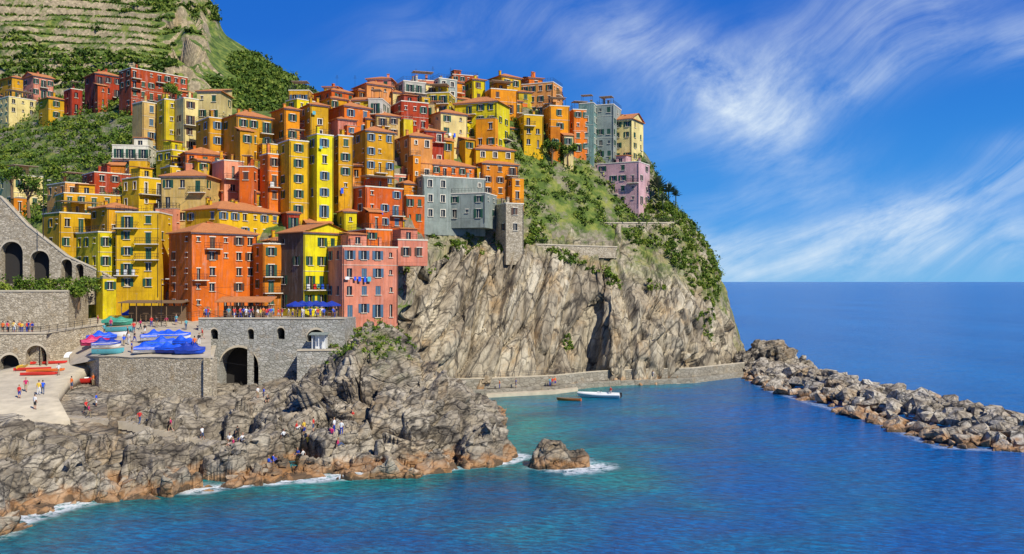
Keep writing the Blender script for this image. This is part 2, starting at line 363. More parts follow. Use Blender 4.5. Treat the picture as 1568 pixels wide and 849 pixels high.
# village hill
GC,PC,VC,knC=loft(C,420,220)
zz=GC[...,2]; tq=zz/3.0+0.3*fbm(GC*0.05,2,8); tz=(np.floor(tq)+sstep(0.55,1,tq-np.floor(tq)))*3.0-0.9*fbm(GC*0.05,2,8)
m=(PC<700)&(VC<knC[5]); GC[...,2]=np.where(m,0.25*zz+0.75*tz-1,zz-0.5)+0.4*fbm(GC*0.4,3,14)
def hillmat(name,s1,s2,lo=.5,hi=.68):
    N=NT(name); v=coords(N); g=N.n('ShaderNodeNewGeometry'); sp=N.n('ShaderNodeSeparateXYZ',i0=g.outputs['True Normal'])
    gr=ramp(N,noise(N,v,0.25,8,.72),[(0.36,(0.03,0.06,0.008)),(0.5,(0.10,0.155,0.02)),(0.64,(0.27,0.28,0.055))]); vo=N.n('ShaderNodeTexVoronoi',Vector=v,Scale=1.2); se=N.n('ShaderNodeSeparateColor',i0=vo.outputs['Color'])
    stn=mix(N,se.outputs[0],s1,s2); stn=mix(N,mapr(N,noise(N,v,.5,6,.7),.4,.6,0,.6),stn,[x*.35 for x in s1]); f=math_(N,'ADD',sp.outputs[2],mapr(N,noise(N,v,0.12,6,.7),0.3,0.7,-0.3,0.3))
    c=mix(N,mapr(N,f,lo,hi,0,1),stn,gr); N.set(N.b,'Base Color',c); N.b.inputs['Roughness'].default_value=0.95
    N.set(N.b,'Normal',N.n('ShaderNodeBump',Strength=0.8,Distance=0.5,Height=noise(N,v,1.5,8,.7)).outputs[0]); return N.m
np_mesh('village_hillside',GC,gridq(*GC.shape[:2]),[hillmat('terraced_hillside',(0.42,0.36,0.25),(0.2,0.165,0.11),.35,.55)])
# mountain
GD,PD,VD,knD=loft(Dm,480,560)
rid=np.exp(-((PD-285)/30.0)**2)
GD[...,1]+=14*fbm(GD*0.012,3,91)*(PD<470)
GD[...,2]+=4.0*fbm(GD*0.03,3,95)*(1-0.5*sstep(250,350,PD))
zz=GD[...,2]; wv_=0.8*fbm(GD*0.015,2,8); tq=zz/5.0+wv_; ph=tq-np.floor(tq); tz=(np.floor(tq)+sstep(0.76,.95,ph)-wv_)*5.0
wt=np.clip(0.92-sstep(200,270,PD),0,1); GD[...,2]=zz*(1-wt)+tz*wt
nD=gnorm(GD)
r1,r2,rc,rf=worley(GD*np.array([.07,.07,.03]),71)
GD=GD+nD*(rid*(9*fbm(GD*np.array([.08,.08,.04]),4,15)+(rc-.5)*8+rf*8))[...,None]
np_mesh('terraced_mountain',GD,gridq(*GD.shape[:2]),[hillmat('mountain_ground',(0.58,0.46,0.28),(0.30,0.235,0.135),.24,.44)])
# ---------------------------------------------------------------- vegetation
def leafcloud(cen,rad,per,size,flat=0.75):
    n=len(cen); cen=np.repeat(cen,per,0); rr=np.repeat(rad,per)
    d=rng.normal(size=(n*per,3)); d/=np.linalg.norm(d,axis=1,keepdims=True)
    lump=1+0.35*vn(d*1.7+cen*3.1,2)
    p=cen+d*(rng.random((n*per,1))**0.45)*(rr*lump)[:,None]*np.array([1,1,flat])
    a=rng.normal(size=(n*per,3)); a/=np.linalg.norm(a,axis=1,keepdims=True)
    b=np.cross(a,rng.normal(size=(n*per,3))); b/=np.linalg.norm(b,axis=1,keepdims=True)
    s=(size*(0.6+0.8*rng.random(n*per)))[:,None]
    V=np.stack([p-a*s,p-b*s*0.6,p+a*s,p+b*s*0.6],1).reshape(-1,3)
    Q=np.arange(len(V)).reshape(-1,4)
    ct=np.repeat(rng.random(n),per)
    t=np.clip(0.6*ct+0.4*rng.random(n*per),0,1)
    return V,Q,t
def scatter(G,mask,n):
    idx=np.argwhere(mask)
    k=idx[rng.integers(0,len(idx),n)]; return G[k[:,0],k[:,1]]
def shrubs(name,cen,rad,per,size,mat,flat=.75):
    cen=cen+np.array([0,0,1])*(rad*0.35)[:,None]
    V,Q,t=leafcloud(cen,rad,per,size,flat); return np_mesh(name,V,Q,[mat],[('tint','FACE',t)])
mB=(VB>knB[4]+0.01)&(VB<knB[8])&(fbm(GB*0.09,3,123)>-0.03)&(PB>730)&(PB<1100)
c=scatter(GB,mB,1500); shrubs('cliff_shrubs',c,rng.uniform(0.4,1.0,1500)*rng.choice([.8,1,1.7],1500),55,0.26,M['leaf'])
mB=(VB>knB[2])&(VB<knB[4]+0.02)&(fbm(GB*0.11,3,223)>0.3)&(PB>880)&(PB<1100)
c=scatter(GB,mB,110); shrubs('cliff_face_plants',c,rng.uniform(0.3,0.8,110),40,0.2,M['leaf'])
mB=(VB>knB[4])&(VB<knB[7])&(PB>620)&(PB<740)
c=scatter(GB,mB,160); shrubs('ledge_plants',c,rng.uniform(0.3,1.0,160),40,0.22,M['leaf'])
mC=(PC<330)&(VC>knC[2])&(VC<knC[5])&(fbm(GC*0.08,3,55)>-0.45)
c=scatter(GC,mC,1500); shrubs('terrace_garden_shrubs',c,rng.uniform(0.6,2.2,1500),50,0.32,M['leaf'])
mC=(PC>780)&(VC>knC[1])&(VC<knC[4])
c=scatter(GC,mC,380); shrubs('village_garden_shrubs',c,rng.uniform(0.5,1.8,380),50,0.28,M['leaf'])
dens=fbm(GD*0.03,3,33)+0.5*sstep(330,400,PD)
mD=(dens>0.0)&((rid<0.45)|(fbm(GD*.06,2,3)>.2))&(VD<0.97)&(PD>-200)
c=scatter(GD,mD,4400); shrubs('mountain_scrub',c,rng.uniform(1.2,3.6,4400)*np.where(rng.random(4400)>.5,1,.6),48,0.7,M['leaf2'])
mV=(PD<270)&(PD>-120)&(VD<.97)&(ph>.1)&(ph<.35)&(rid<.7)
c=scatter(GD,mV,4600); shrubs('vineyard_rows',c,rng.uniform(0.8,1.5,4600),34,0.5,M['leaf2'],.6)
mA=(GA[...,2]>10.2)&(PA>500)&(PA<625)&(DA>124)
c=scatter(GA,mA,200); shrubs('rock_top_plants',c,rng.uniform(0.2,0.7,200),35,0.16,M['leaf'])
def tree(name,base,h,r,mat=None):
    e=empty(name,base); mb=MB(); top=Vector((R.uniform(-.3,.3),R.uniform(-.3,.3),h*0.55)); mb.beam((0,0,-.5),top,0.05*h,0,0.03*h,7)
    cs=[];rs=[]
    for k in range(9):
        a=R.uniform(0,6.28); q=Vector((math.cos(a)*r*R.uniform(.2,.75),math.sin(a)*r*R.uniform(.2,.75),h*R.uniform(.6,1))); mb.beam(top*R.uniform(.7,1),q,0.02*h,0,0.006*h,5)
        cs.append(q);rs.append(r*R.uniform(.3,.55))
    mb.ob('trunk',M['wood'],e); V,Q,t=leafcloud(np.array([tuple(c) for c in cs]),np.array(rs),120,0.22,0.8)
    o=np_mesh('crown',V,Q,[mat or M['leaf']],[('tint','FACE',t)]); o.parent=e
# ---------------------------------------------------------------- houses
SH=['sh_green','sh_green','sh_green','sh_brown','sh_blue']
def facade(Wl,Tr,Gl,Sh,o,u,n,w,h,nf,shut=True,trim=True,balc=0.1,dens=0.9,Ra=None,cwid=2.3):
    o=Vector(o);u=Vector(u);n=Vector(n);z=Vector((0,0,1))
    T=lambda a,b,c:o+u*a+n*b+z*c
    nc=max(1,int(w/cwid)); cw=w/nc; fh=h/nf; cj=[R.uniform(-.2,.2) for _ in range(nc)]; small=[R.random()<.15 for _ in range(nc)]
    for f in range(nf):
        z0=f*fh;z1=z0+fh
        for c in range(nc):
            a0=c*cw;a1=a0+cw
            if R.random()>dens or cw<1.2 or fh<1.8: Wl.quad(T(a0,0,z0),T(a1,0,z0),T(a1,0,z1),T(a0,0,z1)); continue
            ww=min(cw*0.40,0.95); hh=min(fh*0.50,1.5); bal=R.random()<balc and f>0
            sill=fh*0.3
            if small[c] or R.random()<0.08: ww*=.6;hh*=.55;sill=fh*.45
            if bal or (f==0 and R.random()<.3): sill=0.06; hh=fh*0.72
            cx=(a0+a1)/2+cj[c]+R.uniform(-.06,.06); b0=cx-ww/2;b1=cx+ww/2;c0=z0+sill;c1=c0+hh
            Wl.quad(T(a0,0,z0),T(b0,0,z0),T(b0,0,z1),T(a0,0,z1)); Wl.quad(T(b1,0,z0),T(a1,0,z0),T(a1,0,z1),T(b1,0,z1))
            Wl.quad(T(b0,0,z0),T(b1,0,z0),T(b1,0,c0),T(b0,0,c0)); Wl.quad(T(b0,0,c1),T(b1,0,c1),T(b1,0,z1),T(b0,0,z1))
            dp=-0.22
            Wl.quad(T(b0,0,c0),T(b0,dp,c0),T(b0,dp,c1),T(b0,0,c1)); Wl.quad(T(b1,dp,c0),T(b1,0,c0),T(b1,0,c1),T(b1,dp,c1))
            Wl.quad(T(b0,0,c1),T(b0,dp,c1),T(b1,dp,c1),T(b1,0,c1)); Wl.quad(T(b0,dp,c0),T(b0,0,c0),T(b1,0,c0),T(b1,dp,c0))
            Gl.quad(T(b0,dp,c0),T(b1,dp,c0),T(b1,dp,c1),T(b0,dp,c1))
            Tr.box(cx-.04,cx+.04,dp+.004,dp+.05,c0,c1,0,T)
            if trim:
                t=.15
                Tr.box(b0-t,b1+t,0.003,.05,c1+.002,c1+t,0,T)
                if not shut: Tr.box(b0-t,b0-.002,.003,.05,c0,c1,0,T); Tr.box(b1+.002,b1+t,.003,.05,c0,c1,0,T)
            Tr.box(b0-.15,b1+.15,.004,.18,c0-.1,c0-.004,0,T)
            if shut and ww>.6:
                r=R.random()
                if r<0.55:
                    Sh.box(b0-ww*.55,b0-.01,.02,.07,c0,c1,0,T); Sh.box(b1+.01,b1+ww*.55,.02,.07,c0,c1,0,T)
                elif r<0.62: Sh.box(b0-ww*.52,b0-.01,.02,.07,c0,c1,0,T); Sh.box(cx+.045,b1-.01,-.1,-.05,c0+.01,c1-.01,0,T)
                elif r<0.85:
                    Sh.box(b0+.01,cx-.045,-.1,-.05,c0+.01,c1-.01,0,T); Sh.box(cx+.045,b1-.01,-.1,-.05,c0+.01,c1-.01,0,T)
            if bal and cw>1.6:
                x0=max(a0-.2,0.02);x1=min(a1+.2,w-.02); Tr.box(x0,x1,.005,.95,z0-.12,z0+.03,0,T)
                for hz in (.5,1.0): Ra.box(x0,x1,.9,.94,z0+hz,z0+hz+.05,0,T)
                k=x0
                while k<x1: Ra.box(k,k+.035,.905,.935,z0+.03,z0+1.0,0,T); k+=.28
                for xx in (x0,x1-.04): Ra.box(xx,xx+.04,.02,.9,z0+1.0,z0+1.05,0,T); Ra.box(xx,xx+.04,.02,.9,z0+.5,z0+.54,0,T)
def laundry(e,T,w,z):
    mb=MB(); mb.beam(T(0.2,.45,z),T(w-.2,.45,z),.015,0); a=.3
    while a<w-.8:
        ww=R.uniform(.35,.8);hh=R.uniform(.5,1.1); m=R.choice([1,2,3,4,1])
        mb.quad(T(a,.47,z-hh),T(a+ww,.44+R.uniform(0,.08),z-hh),T(a+ww,.45,z),T(a,.46,z),m); a+=ww+R.uniform(.08,.9)
    mb.ob('laundry',[M['iron'],M['white_paint'],M['red_paint'],M['teal_paint'],M['blue_cloth']],e)
warm=['ochre','yellow','orange','coral','pink','cream','salmon','tan','gold','ochre','yellow','olive','orange']
def house(x0,x1,yt,yb,col,roof='hip',rel=None,D=None,name=None,found=9,lau=None,dens=.9,sidecol=None,depth=None,annex=True):
    px=(x0+x1)/2
    if D is None: D=surfD(C,px,yb)-1.5
    if rel is None: rel=R.choice([18,22,26,30,34,-14,24,12])
    b=math.atan((px-784)/F); rr=math.radians(rel); Ap=(x1-x0)/F*D; d=depth or R.uniform(7,9)
    s_=abs(math.sin(rr)); w=(Ap-d*s_)/math.cos(rr)
    if w<0.55*Ap: w=0.62*Ap/math.cos(rr); d=max(3,0.38*Ap/max(s_,.05)); d=min(d,10)
    yaw=-b+rr; sp=d*s_/Ap*(x1-x0)
    if rel>=0: cpx=x0+sp; sg=1
    else: cpx=x1-sp; sg=-1
    cn=W(cpx,yb,D); ux=np.array([math.cos(yaw),math.sin(yaw),0]); o=cn+ux*(sg*w/2)
    h=(yb-yt)/F*D
    e=empty(name or col+'_house',tuple(o),yaw)
    Wl,Tr,Gl,Sh,Ro,Ra=MB(),MB(),MB(),MB(),MB(),MB()
    nf=max(1,round(h/2.9)); shut=R.random()<.85; trim=R.random()<.65; bal=R.choice([0,.1,.25,.4]); cwid=R.uniform(1.9,2.7)
    facade(Wl,Tr,Gl,Sh,(-w/2,0,0),(1,0,0),(0,-1,0),w,h,nf,shut,trim,bal,dens,Ra,cwid)
    Wl2=MB() if sidecol else Wl
    facade(Wl2,Tr,Gl,Sh,(-w/2,d,0),(0,-1,0),(-1,0,0),d,h,nf,shut,trim,0,.15 if sidecol else .7,Ra,cwid+.4)
    if sidecol: Wl2.ob('side_wall',M[sidecol],e)  # shade on this side is painted in with a darker plaster
    facade(Wl,Tr,Gl,Sh,(w/2,0,0),(0,1,0),(1,0,0),d,h,nf,shut,trim,bal*.5,.75,Ra,cwid+.3)
    Wl.quad((w/2,d,0),(-w/2,d,0),(-w/2,d,h),(w/2,d,h))
    hw=w/2
    Wl.box(-hw+.02,hw-.02,.02,d-.02,-found,-0.002)
    if R.random()<.7:
        for k in range(1,nf):
            if R.random()<.35: Tr.box(-hw-.05,hw+.05,-.06,-.004,h*k/nf-.07,h*k/nf-.01)
    for xx in (-hw+.15,hw-.15):
        if R.random()<.55: Ra.beam((xx,-.09,-1),(xx,-.09,h-.25),.05,0,None,5)
    ov=.45
    def rail(pts,z):
        for (a,b_) in pts:
            a=Vector((*a,z));b_=Vector((*b_,z)); n=max(2,int((b_-a).length/.7))
            for k in range(n+1): p=a.lerp(b_,k/n); Ra.beam(p,p+Vector((0,0,.95)),.025,0,None,4)
            for zz_ in (.5,.95): Ra.beam(a+Vector((0,0,zz_)),b_+Vector((0,0,zz_)),.025,0,None,4)
    if roof=='flat':
        Ro.box(-hw+.25,hw-.25,.25,d-.25,h-.25,h-.02)
        for bx in ((-hw-.08,hw+.08,-.08,.22),(-hw-.08,hw+.08,d-.22,d+.08),(-hw-.08,-hw+.22,.223,d-.223),(hw-.22,hw+.08,.223,d-.223)): Tr.box(*bx,h+.003,h+.22)
        if R.random()<.75: rail((((-hw,0),(hw,0)),((-hw,0),(-hw,d)),((hw,0),(hw,d))),h+.2)
        if R.random()<.6 and w>5:
            q=R.uniform(-hw+1,hw-3.5); q2=q+R.uniform(2.4,3.4); dd=d*.4
            facade(Wl,Tr,Gl,Sh,(q,dd,h-.02),(1,0,0),(0,-1,0),q2-q,2.3,1,False,False,0,1,Ra,1.7); Wl.box(q+.003,q2-.003,dd+.25,d-.4,h-.02,h+2.28)
            Ro.hexa([(q-.2,dd-.3,h+2.283),(q2+.2,dd-.3,h+2.283),(q2+.2,d-.2,h+2.7),(q-.2,d-.2,h+2.7),(q-.2,dd-.3,h+2.42),(q2+.2,dd-.3,h+2.42),(q2+.2,d-.2,h+2.85),(q-.2,d-.2,h+2.85)],1)
        if R.random()<.3:
            for xx in (-hw+.6,hw-.8):
                for yy in (.6,d*.36): Ra.beam((xx,yy,h),(xx,yy,h+2.3),.04,0)
            Ro.box(-hw+.4,hw-.6,.4,d*.38,h+2.3,h+2.38)
        if R.random()<.5:
            q=R.uniform(-hw+.6,hw-.6)
            for k in range(3): Tr.beam((q+k*.5-.5,.55,h),(q+k*.5-.5,.55,h+.35),.16,0,.2,7)
    else:
        X0,X1,Y0,Y1=-hw-ov,hw+ov,-ov,d+ov; z0=h+.003; z1=h+.15; m=min(w,d)/2; rh=m*R.uniform(.38,.52)
        Ro.box(X0,X1,Y0,Y1,z0,z1,1)
        z2=z1+.003
        a,b_,c_,d_=(X0+.03,Y0+.03,z2),(X1-.03,Y0+.03,z2),(X1-.03,Y1-.03,z2),(X0+.03,Y1-.03,z2)
        if roof=='hip':
            if w>=d: r1=(-hw+m,d/2,z2+rh);r2=(hw-m,d/2,z2+rh)
            else: r1=(0,m,z2+rh);r2=(0,d-m,z2+rh)
            if w>=d: Ro.quad(a,b_,r2,r1,1);Ro.quad(c_,d_,r1,r2,1);Ro.poly([b_,c_,r2],1);Ro.poly([d_,a,r1],1)
            else: Ro.poly([a,b_,r1],1);Ro.poly([c_,d_,r2],1);Ro.quad(b_,c_,r2,r1,1);Ro.quad(d_,a,r1,r2,1)
        elif roof=='gable':
            r1=(X0+.03,d/2,z2+rh);r2=(X1-.03,d/2,z2+rh); Ro.quad(a,b_,r2,r1,1);Ro.quad(c_,d_,r1,r2,1)
            Wl.poly([(-hw,d,z1),(-hw,0,z1),(-hw,d/2,z2+rh-.1)]);Wl.poly([(hw,0,z1),(hw,d,z1),(hw,d/2,z2+rh-.1)])
        elif roof=='front':
            r1=(0,Y0+.03,z2+rh);r2=(0,Y1-.03,z2+rh); Ro.quad(b_,c_,r2,r1,1);Ro.quad(d_,a,r1,r2,1)
            Wl.poly([(-hw,0,z1),(hw,0,z1),(0,0,z2+rh-.1)])
        elif roof=='shed':
            r1=(X0+.03,Y1-.03,z2+rh*1.6);r2=(X1-.03,Y1-.03,z2+rh*1.6); Ro.quad(a,b_,r2,r1,1)
            Wl.quad((hw,d,z1),(-hw,d,z1),(-hw,d,z2+rh*1.6),(hw,d,z2+rh*1.6)); Wl.poly([(-hw,d,z1),(-hw,0,z1),(-hw,d,z2+rh*1.5)]);Wl.poly([(hw,0,z1),(hw,d,z1),(hw,d,z2+rh*1.5)])
        Tr.box(-hw-.15,hw+.15,-.15,-.005,h-.22,h-.004)
    for k in range(R.choice([0,1,1,2,3])):
        q=R.uniform(-hw+.5,hw-1);yy=R.uniform(.3,.7)*d; t=h+R.uniform(1.4,2.4); Wl.box(q,q+.5,yy,yy+.5,h-.1,t); Ro.box(q-.08,q+.58,yy-.08,yy+.58,t+.002,t+.12,1)
    if R.random()<.4:
        q=R.uniform(-hw+.5,hw-.5); Ra.beam((q,d*.6,h),(q,d*.6,h+4),.025,0); 
        for k in range(4): Ra.beam((q-.5+.1*k,d*.6,h+3.2+.2*k),(q+.5-.1*k,d*.6,h+3.2+.2*k),.015,0)
    for rep in range(2):
        if annex and w>5 and h>5 and R.random()<(.7 if rep==0 else .35):
            aw=w*R.uniform(.3,.5); ah=h*R.uniform(.25,.7); ad=R.uniform(1.2,2.8)+rep*.4; q=(-hw-.3) if rep==0 else (hw-aw+.3); An=MB(); n2=max(1,round(ah/2.9)); zb_=-.6
            facade(An,Tr,Gl,Sh,(q,-ad,zb_),(1,0,0),(0,-1,0),aw,ah,n2,shut,trim,.1,.9,Ra,2.0)
            facade(An,Tr,Gl,Sh,(q,-.01,zb_),(0,-1,0),(-1,0,0),ad,ah,n2,False,False,0,.4,Ra); facade(An,Tr,Gl,Sh,(q+aw,-ad,zb_),(0,1,0),(1,0,0),ad,ah,n2,False,False,0,.4,Ra)
            An.box(q+.01,q+aw-.01,-ad+.01,-.02,-found,zb_-.002); t=zb_+ah
            if R.random()<.5: Ro.hexa([(q-.3,-ad-.3,t+.003),(q+aw+.3,-ad-.3,t+.003),(q+aw+.3,-.01,t+.9),(q-.3,-.01,t+.9),(q-.3,-ad-.3,t+.13),(q+aw+.3,-ad-.3,t+.13),(q+aw+.3,-.01,t+1.03),(q-.3,-.01,t+1.03)],1)
            else:
                Ro.box(q-.05,q+aw+.05,-ad-.05,-.01,t+.003,t+.15); rail((((q,-ad),(q+aw,-ad)),((q,-ad),(q,-.1)),((q+aw,-ad),(q+aw,-.1))),t+.15)
            An.ob('annex_walls',M[R.choice([col,R.choice(warm),R.choice(warm)])],e)
    Wl.ob('walls',M[col],e);Tr.ob('trim',M['trim'],e);Gl.ob('windows',M['glass'],e)
    if Sh.v: Sh.ob('shutters',M[R.choice(SH)],e)
    Ro.ob('roof',[M['flat'],M['roof']],e)
    if Ra.v: Ra.ob('railings',M['iron'],e)
    if lau or (lau is None and R.random()<.2 and nf>2):
        f=R.randint(1,nf-1); laundry(e,lambda a,b,c:Vector((-hw+a,-b,c)),w*.6,f*h/nf+1.0)
    return e
L=[
(130,182,112,162,'red','hip',20),(182,283,104,165,'red','flat',26),(98,124,136,172,'red','flat',20),(0,36,118,150,'ochre','hip'),(36,78,116,148,'pink','gable'),
(-6,50,148,187,'cream','flat'),(60,96,150,183,'yellow','hip'),(-60,-5,140,180,'pink','hip'),
(203,242,156,238,'tan','flat',28),(240,270,152,234,'olive','flat',20),(268,302,150,232,'cream','flat',24),(303,355,140,185,'cream','shed',-20),(300,345,180,250,'ochre','flat',20),(340,415,176,248,'ochre','hip',24),
(176,242,224,264,'white','flat'),(240,300,230,268,'gold','flat'),(272,340,234,272,'coral','hip'),(325,372,246,302,'pink','flat'),(366,402,256,312,'coral','flat'),
(250,342,270,345,'tan','hip',-22),(126,202,264,300,'red','flat'),(188,252,272,322,'yellow','flat'),(74,132,280,325,'salmon','flat'),(84,182,296,335,'ochre','flat'),
(66,152,326,385,'yellow','flat',24),(140,205,318,380,'ochre','hip',24),(0,60,268,320,'cream','flat',20),
(415,458,166,218,'orange','hip',24),(454,502,160,212,'yellow','hip',20),(498,568,162,205,'coral','hip',28),(564,598,152,198,'white','flat'),
(425,472,215,333,'yellow','flat',22),(470,510,206,333,'gold','flat',26),(505,540,208,318,'ochre','flat',18),(535,604,200,285,'ochre','hip',24),(398,430,236,312,'coral','flat',24),
(528,618,286,350,'coral','flat',30),(604,662,208,275,'salmon','hip',24),(612,728,250,302,'coral','hip',26),(650,716,172,228,'cream','hip',28),(594,656,155,200,'red','flat',20),
(598,652,124,158,'grey','flat',20),(654,702,142,176,'olive','flat',-15),(695,782,155,226,'gold','hip',-22),(683,732,114,140,'red','flat',15),(735,792,136,172,'orange','flat',20),
(650,700,120,150,'bluegrey','flat'),(786,862,126,175,'salmon','flat',-20),(783,832,176,226,'yellow','flat',20),(826,872,162,224,'orange','flat',18),(862,905,168,232,'coral','flat',18),
(886,918,158,240,'teal','flat',-12),(914,952,160,244,'bluegrey','flat',-14),(925,986,182,246,'cream','gable',-22),(712,788,228,280,'yellow','hip',20),(716,794,250,300,'orange','hip',26),
(540,600,128,160,'salmon','hip'),(480,545,138,170,'coral','hip'),(628,680,200,250,'red','hip'),
(500,545,182,212,'pink','hip'),(560,612,176,210,'tan','hip'),
]
for t in L: house(*t)
house(914,996,248,312,'lilac','flat',-20,annex=False)
house(118,204,356,445,'gold','flat',24,D=151); house(182,264,326,446,'yellow','flat',-18,D=152,annex=False)
house(258,392,356,478,'coral','hip',28,D=147,lau=False,annex=False); house(284,429,320,385,'yellow','hip',40,D=157,annex=False); house(386,430,374,474,'orange','flat',20,D=151,annex=False)
house(425,538,356,474,'gold','front',38,D=149,sidecol='brown',annex=False); house(498,610,378,488,'pink','flat',24,D=147.5,lau=True,found=2,annex=False,dens=1); house(585,655,368,402,'pink','flat',20,D=160,lau=False,annex=False,found=.6)  # gold house: left wall painted dark brown for its shade
house(530,600,352,392,'coral','flat',24,D=157,annex=False); house(628,745,270,338,'bluegrey','flat',22,D=186,found=3,annex=False); house(686,762,296,334,'bluegrey','flat',-20,D=186.5,found=2,annex=False)
house(758,802,312,384,'stone','flat',24,D=188,name='stone_tower_house',dens=.3,found=3,annex=False)
house(600,650,300,345,'coral','flat',20,D=184)
for row,(yb,xa,xb) in enumerate([(460,170,480),(415,200,500),(370,205,600),(330,270,610),(296,230,650),(262,300,690),(228,400,780),(200,420,850),(178,440,860),(166,560,800)]):
    x=xa+R.uniform(0,20)
    while x<xb:
        ww=R.uniform(28,50); hh=R.uniform(34,64)
        house(x,x+ww,yb-hh*.8,yb+8,R.choice(warm+['red']),R.choice(['hip','flat','hip','gable']),None,D=surfD(C,x+ww/2,yb)+3.5,lau=False); x+=ww*R.uniform(.95,1.25)
# ---------------------------------------------------------------- stone walls with arches
def arched_wall(name,Aw,Bw,zb,zt,arches,mat,depth=2.0,thick=None,cop=.25,back=1):
    e=empty(name); Aw=Vector(Aw[:2]);Bw=Vector(Bw[:2]); Lw=(Bw-Aw).length; u=(Bw-Aw)/Lw; n=Vector((u.y,-u.x)); mb=MB()
    zb=zb if callable(zb) else (lambda s,z=zb:z); zt=zt if callable(zt) else (lambda s,z=zt:z); th=thick or depth+.3
    def P(s,b,z): q=Aw+u*s-n*b; return (q.x,q.y,z)
    ss=set(np.linspace(0,Lw,max(3,int(Lw/2)))); 
    for (c,r,z0,zs) in arches:
        ss={s for s in ss if not (c-r-.05<s<c+r+.05)}|{c+r*math.cos(math.pi*k/14) for k in range(15)}
    ss=sorted(ss)
    for s0,s1 in zip(ss[:-1],ss[1:]):
        if s1-s0<1e-4: continue
        mid=(s0+s1)/2; ar=None
        for a in arches:
            if a[0]-a[1]<mid<a[0]+a[1]: ar=a
        if ar:
            c,r,z0,zs=ar; f=lambda s: zs+math.sqrt(max(0,r*r-(s-c)**2))
            mb.quad(P(s0,0,f(s0)),P(s1,0,f(s1)),P(s1,0,zt(s1)),P(s0,0,zt(s0)))
            if z0>zb(mid)+.01: mb.quad(P(s0,0,zb(s0)),P(s1,0,zb(s1)),P(s1,0,z0),P(s0,0,z0)); mb.quad(P(s0,0,z0),P(s1,0,z0),P(s1,depth,z0),P(s0,depth,z0))
            mb.quad(P(s0,0,f(s0)),P(s0,depth,f(s0)),P(s1,depth,f(s1)),P(s1,0,f(s1)))
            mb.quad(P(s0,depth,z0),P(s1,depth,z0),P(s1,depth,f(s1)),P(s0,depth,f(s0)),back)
            g=lambda s: f(s)+min(.35,.25*r+.1)
            mb.quad(P(s0,-.06,f(s0)),P(s1,-.06,f(s1)),P(s1,-.06,g(s1)),P(s0,-.06,g(s0)),2)
        else: mb.quad(P(s0,0,zb(s0)),P(s1,0,zb(s1)),P(s1,0,zt(s1)),P(s0,0,zt(s0)))
        mb.quad(P(s0,0,zt(s0)),P(s1,0,zt(s1)),P(s1,th,zt(s1)),P(s0,th,zt(s0)))
        mb.quad(P(s1,th,zb(s1)),P(s0,th,zb(s0)),P(s0,th,zt(s0)),P(s1,th,zt(s1)))
        if cop: mb.hexa([P(s0,-.12,zt(s0)+.003),P(s1,-.12,zt(s1)+.003),P(s1,.5,zt(s1)+.003),P(s0,.5,zt(s0)+.003),P(s0,-.12,zt(s0)+cop),P(s1,-.12,zt(s1)+cop),P(s1,.5,zt(s1)+cop),P(s0,.5,zt(s0)+cop)],2)
    for (c,r,z0,zs) in arches:
        for s in (c-r,c+r): mb.quad(P(s,0,z0),P(s,depth,z0),P(s,depth,zs),P(s,0,zs))
    for s in (0,Lw): mb.quad(P(s,0,zb(s)),P(s,th,zb(s)),P(s,th,zt(s)),P(s,0,zt(s)))
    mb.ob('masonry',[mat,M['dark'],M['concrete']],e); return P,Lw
def railing(name,pts,h=1.0,step=1.6,mat='iron'):
    e=MB()
    for a,b in zip(pts[:-1],pts[1:]):
        a=Vector(a);b=Vector(b);n=max(1,int((b-a).length/step))
        for k in range(n+1): p=a.lerp(b,k/n); e.beam(p,p+Vector((0,0,h)),.04,0)
        for z in (h*.33,h*.66,h): e.beam(a+Vector((0,0,z)),b+Vector((0,0,z)),.025,0)
    return e.ob(name,M[mat])
def zat(py,D): return H-(py-431)/F*D
a=W(-60,440,150);b=W(222,452,152); zb0=a[2]-3
def vt(s): 
    px=-60+282*s/ (math.hypot(b[0]-a[0],b[1]-a[1])); return zat(np.interp(px,[-60,0,40,100,150,215,222],[285,302,345,392,415,450,452]),150)
sc=math.hypot(b[0]-a[0],b[1]-a[1])/282
def ar(px,wpx,ytop,ybase): r=wpx/2*sc; return ((px+60)*sc,r,zat(ybase,150),zat(ytop,150)-r)
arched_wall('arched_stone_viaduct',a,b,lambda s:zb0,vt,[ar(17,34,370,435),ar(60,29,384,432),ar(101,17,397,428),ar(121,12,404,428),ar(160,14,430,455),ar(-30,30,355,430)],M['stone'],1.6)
arched_wall('garden_retaining_wall',W(-60,500,138),W(105,490,140),lambda s:9.0,lambda s:zat(447,139),[],M['stone'],6,9)
arched_wall('promenade_wall',W(-60,570,128),W(62,560,130),lambda s:6.5,lambda s:zat(512,129),[(( 8+60)*.095*1.0,1.3,8.0,10.0),((46+60)*.095,1.4,8.3,11.2)],M['stone'],1.5,9)
railing('promenade_railing',[W(-50,513,129.3),W(62,511,130.3),W(150,497,141)])
arched_wall('promenade_upper_wall',W(60,560,130.5),W(158,520,143),lambda s:8.0,lambda s:zat(512,131)+s*.06,[],M['stone'],1,6)
arched_wall('boatyard_retaining_wall',W(152,600,124),W(326,600,121),lambda s:4.0,lambda s:zat(548,122)+.25*math.sin(s*.9)*.3,[],M['stone'],1,1.2,.1)
arched_wall('boatyard_side_wall',W(326,600,121.05),W(330,600,137),lambda s:4.0,lambda s:zat(548,122)+s*.03,[],M['stone'],1,1.2,.1)
arched_wall('boatyard_end_wall',W(128,600,132),W(152,600,124.05),lambda s:4.0,lambda s:zat(548,124)-.5+s*.06,[],M['stone'],1,1.2,.1)
S=[sec(105,[(560,131),(530,140),(492,151)]),sec(160,[(549,123.8),(520,136),(485,151)]),sec(325,[(547,122),(515,134),(488,150)])]
GS,_,_,_=loft(S,40,30)
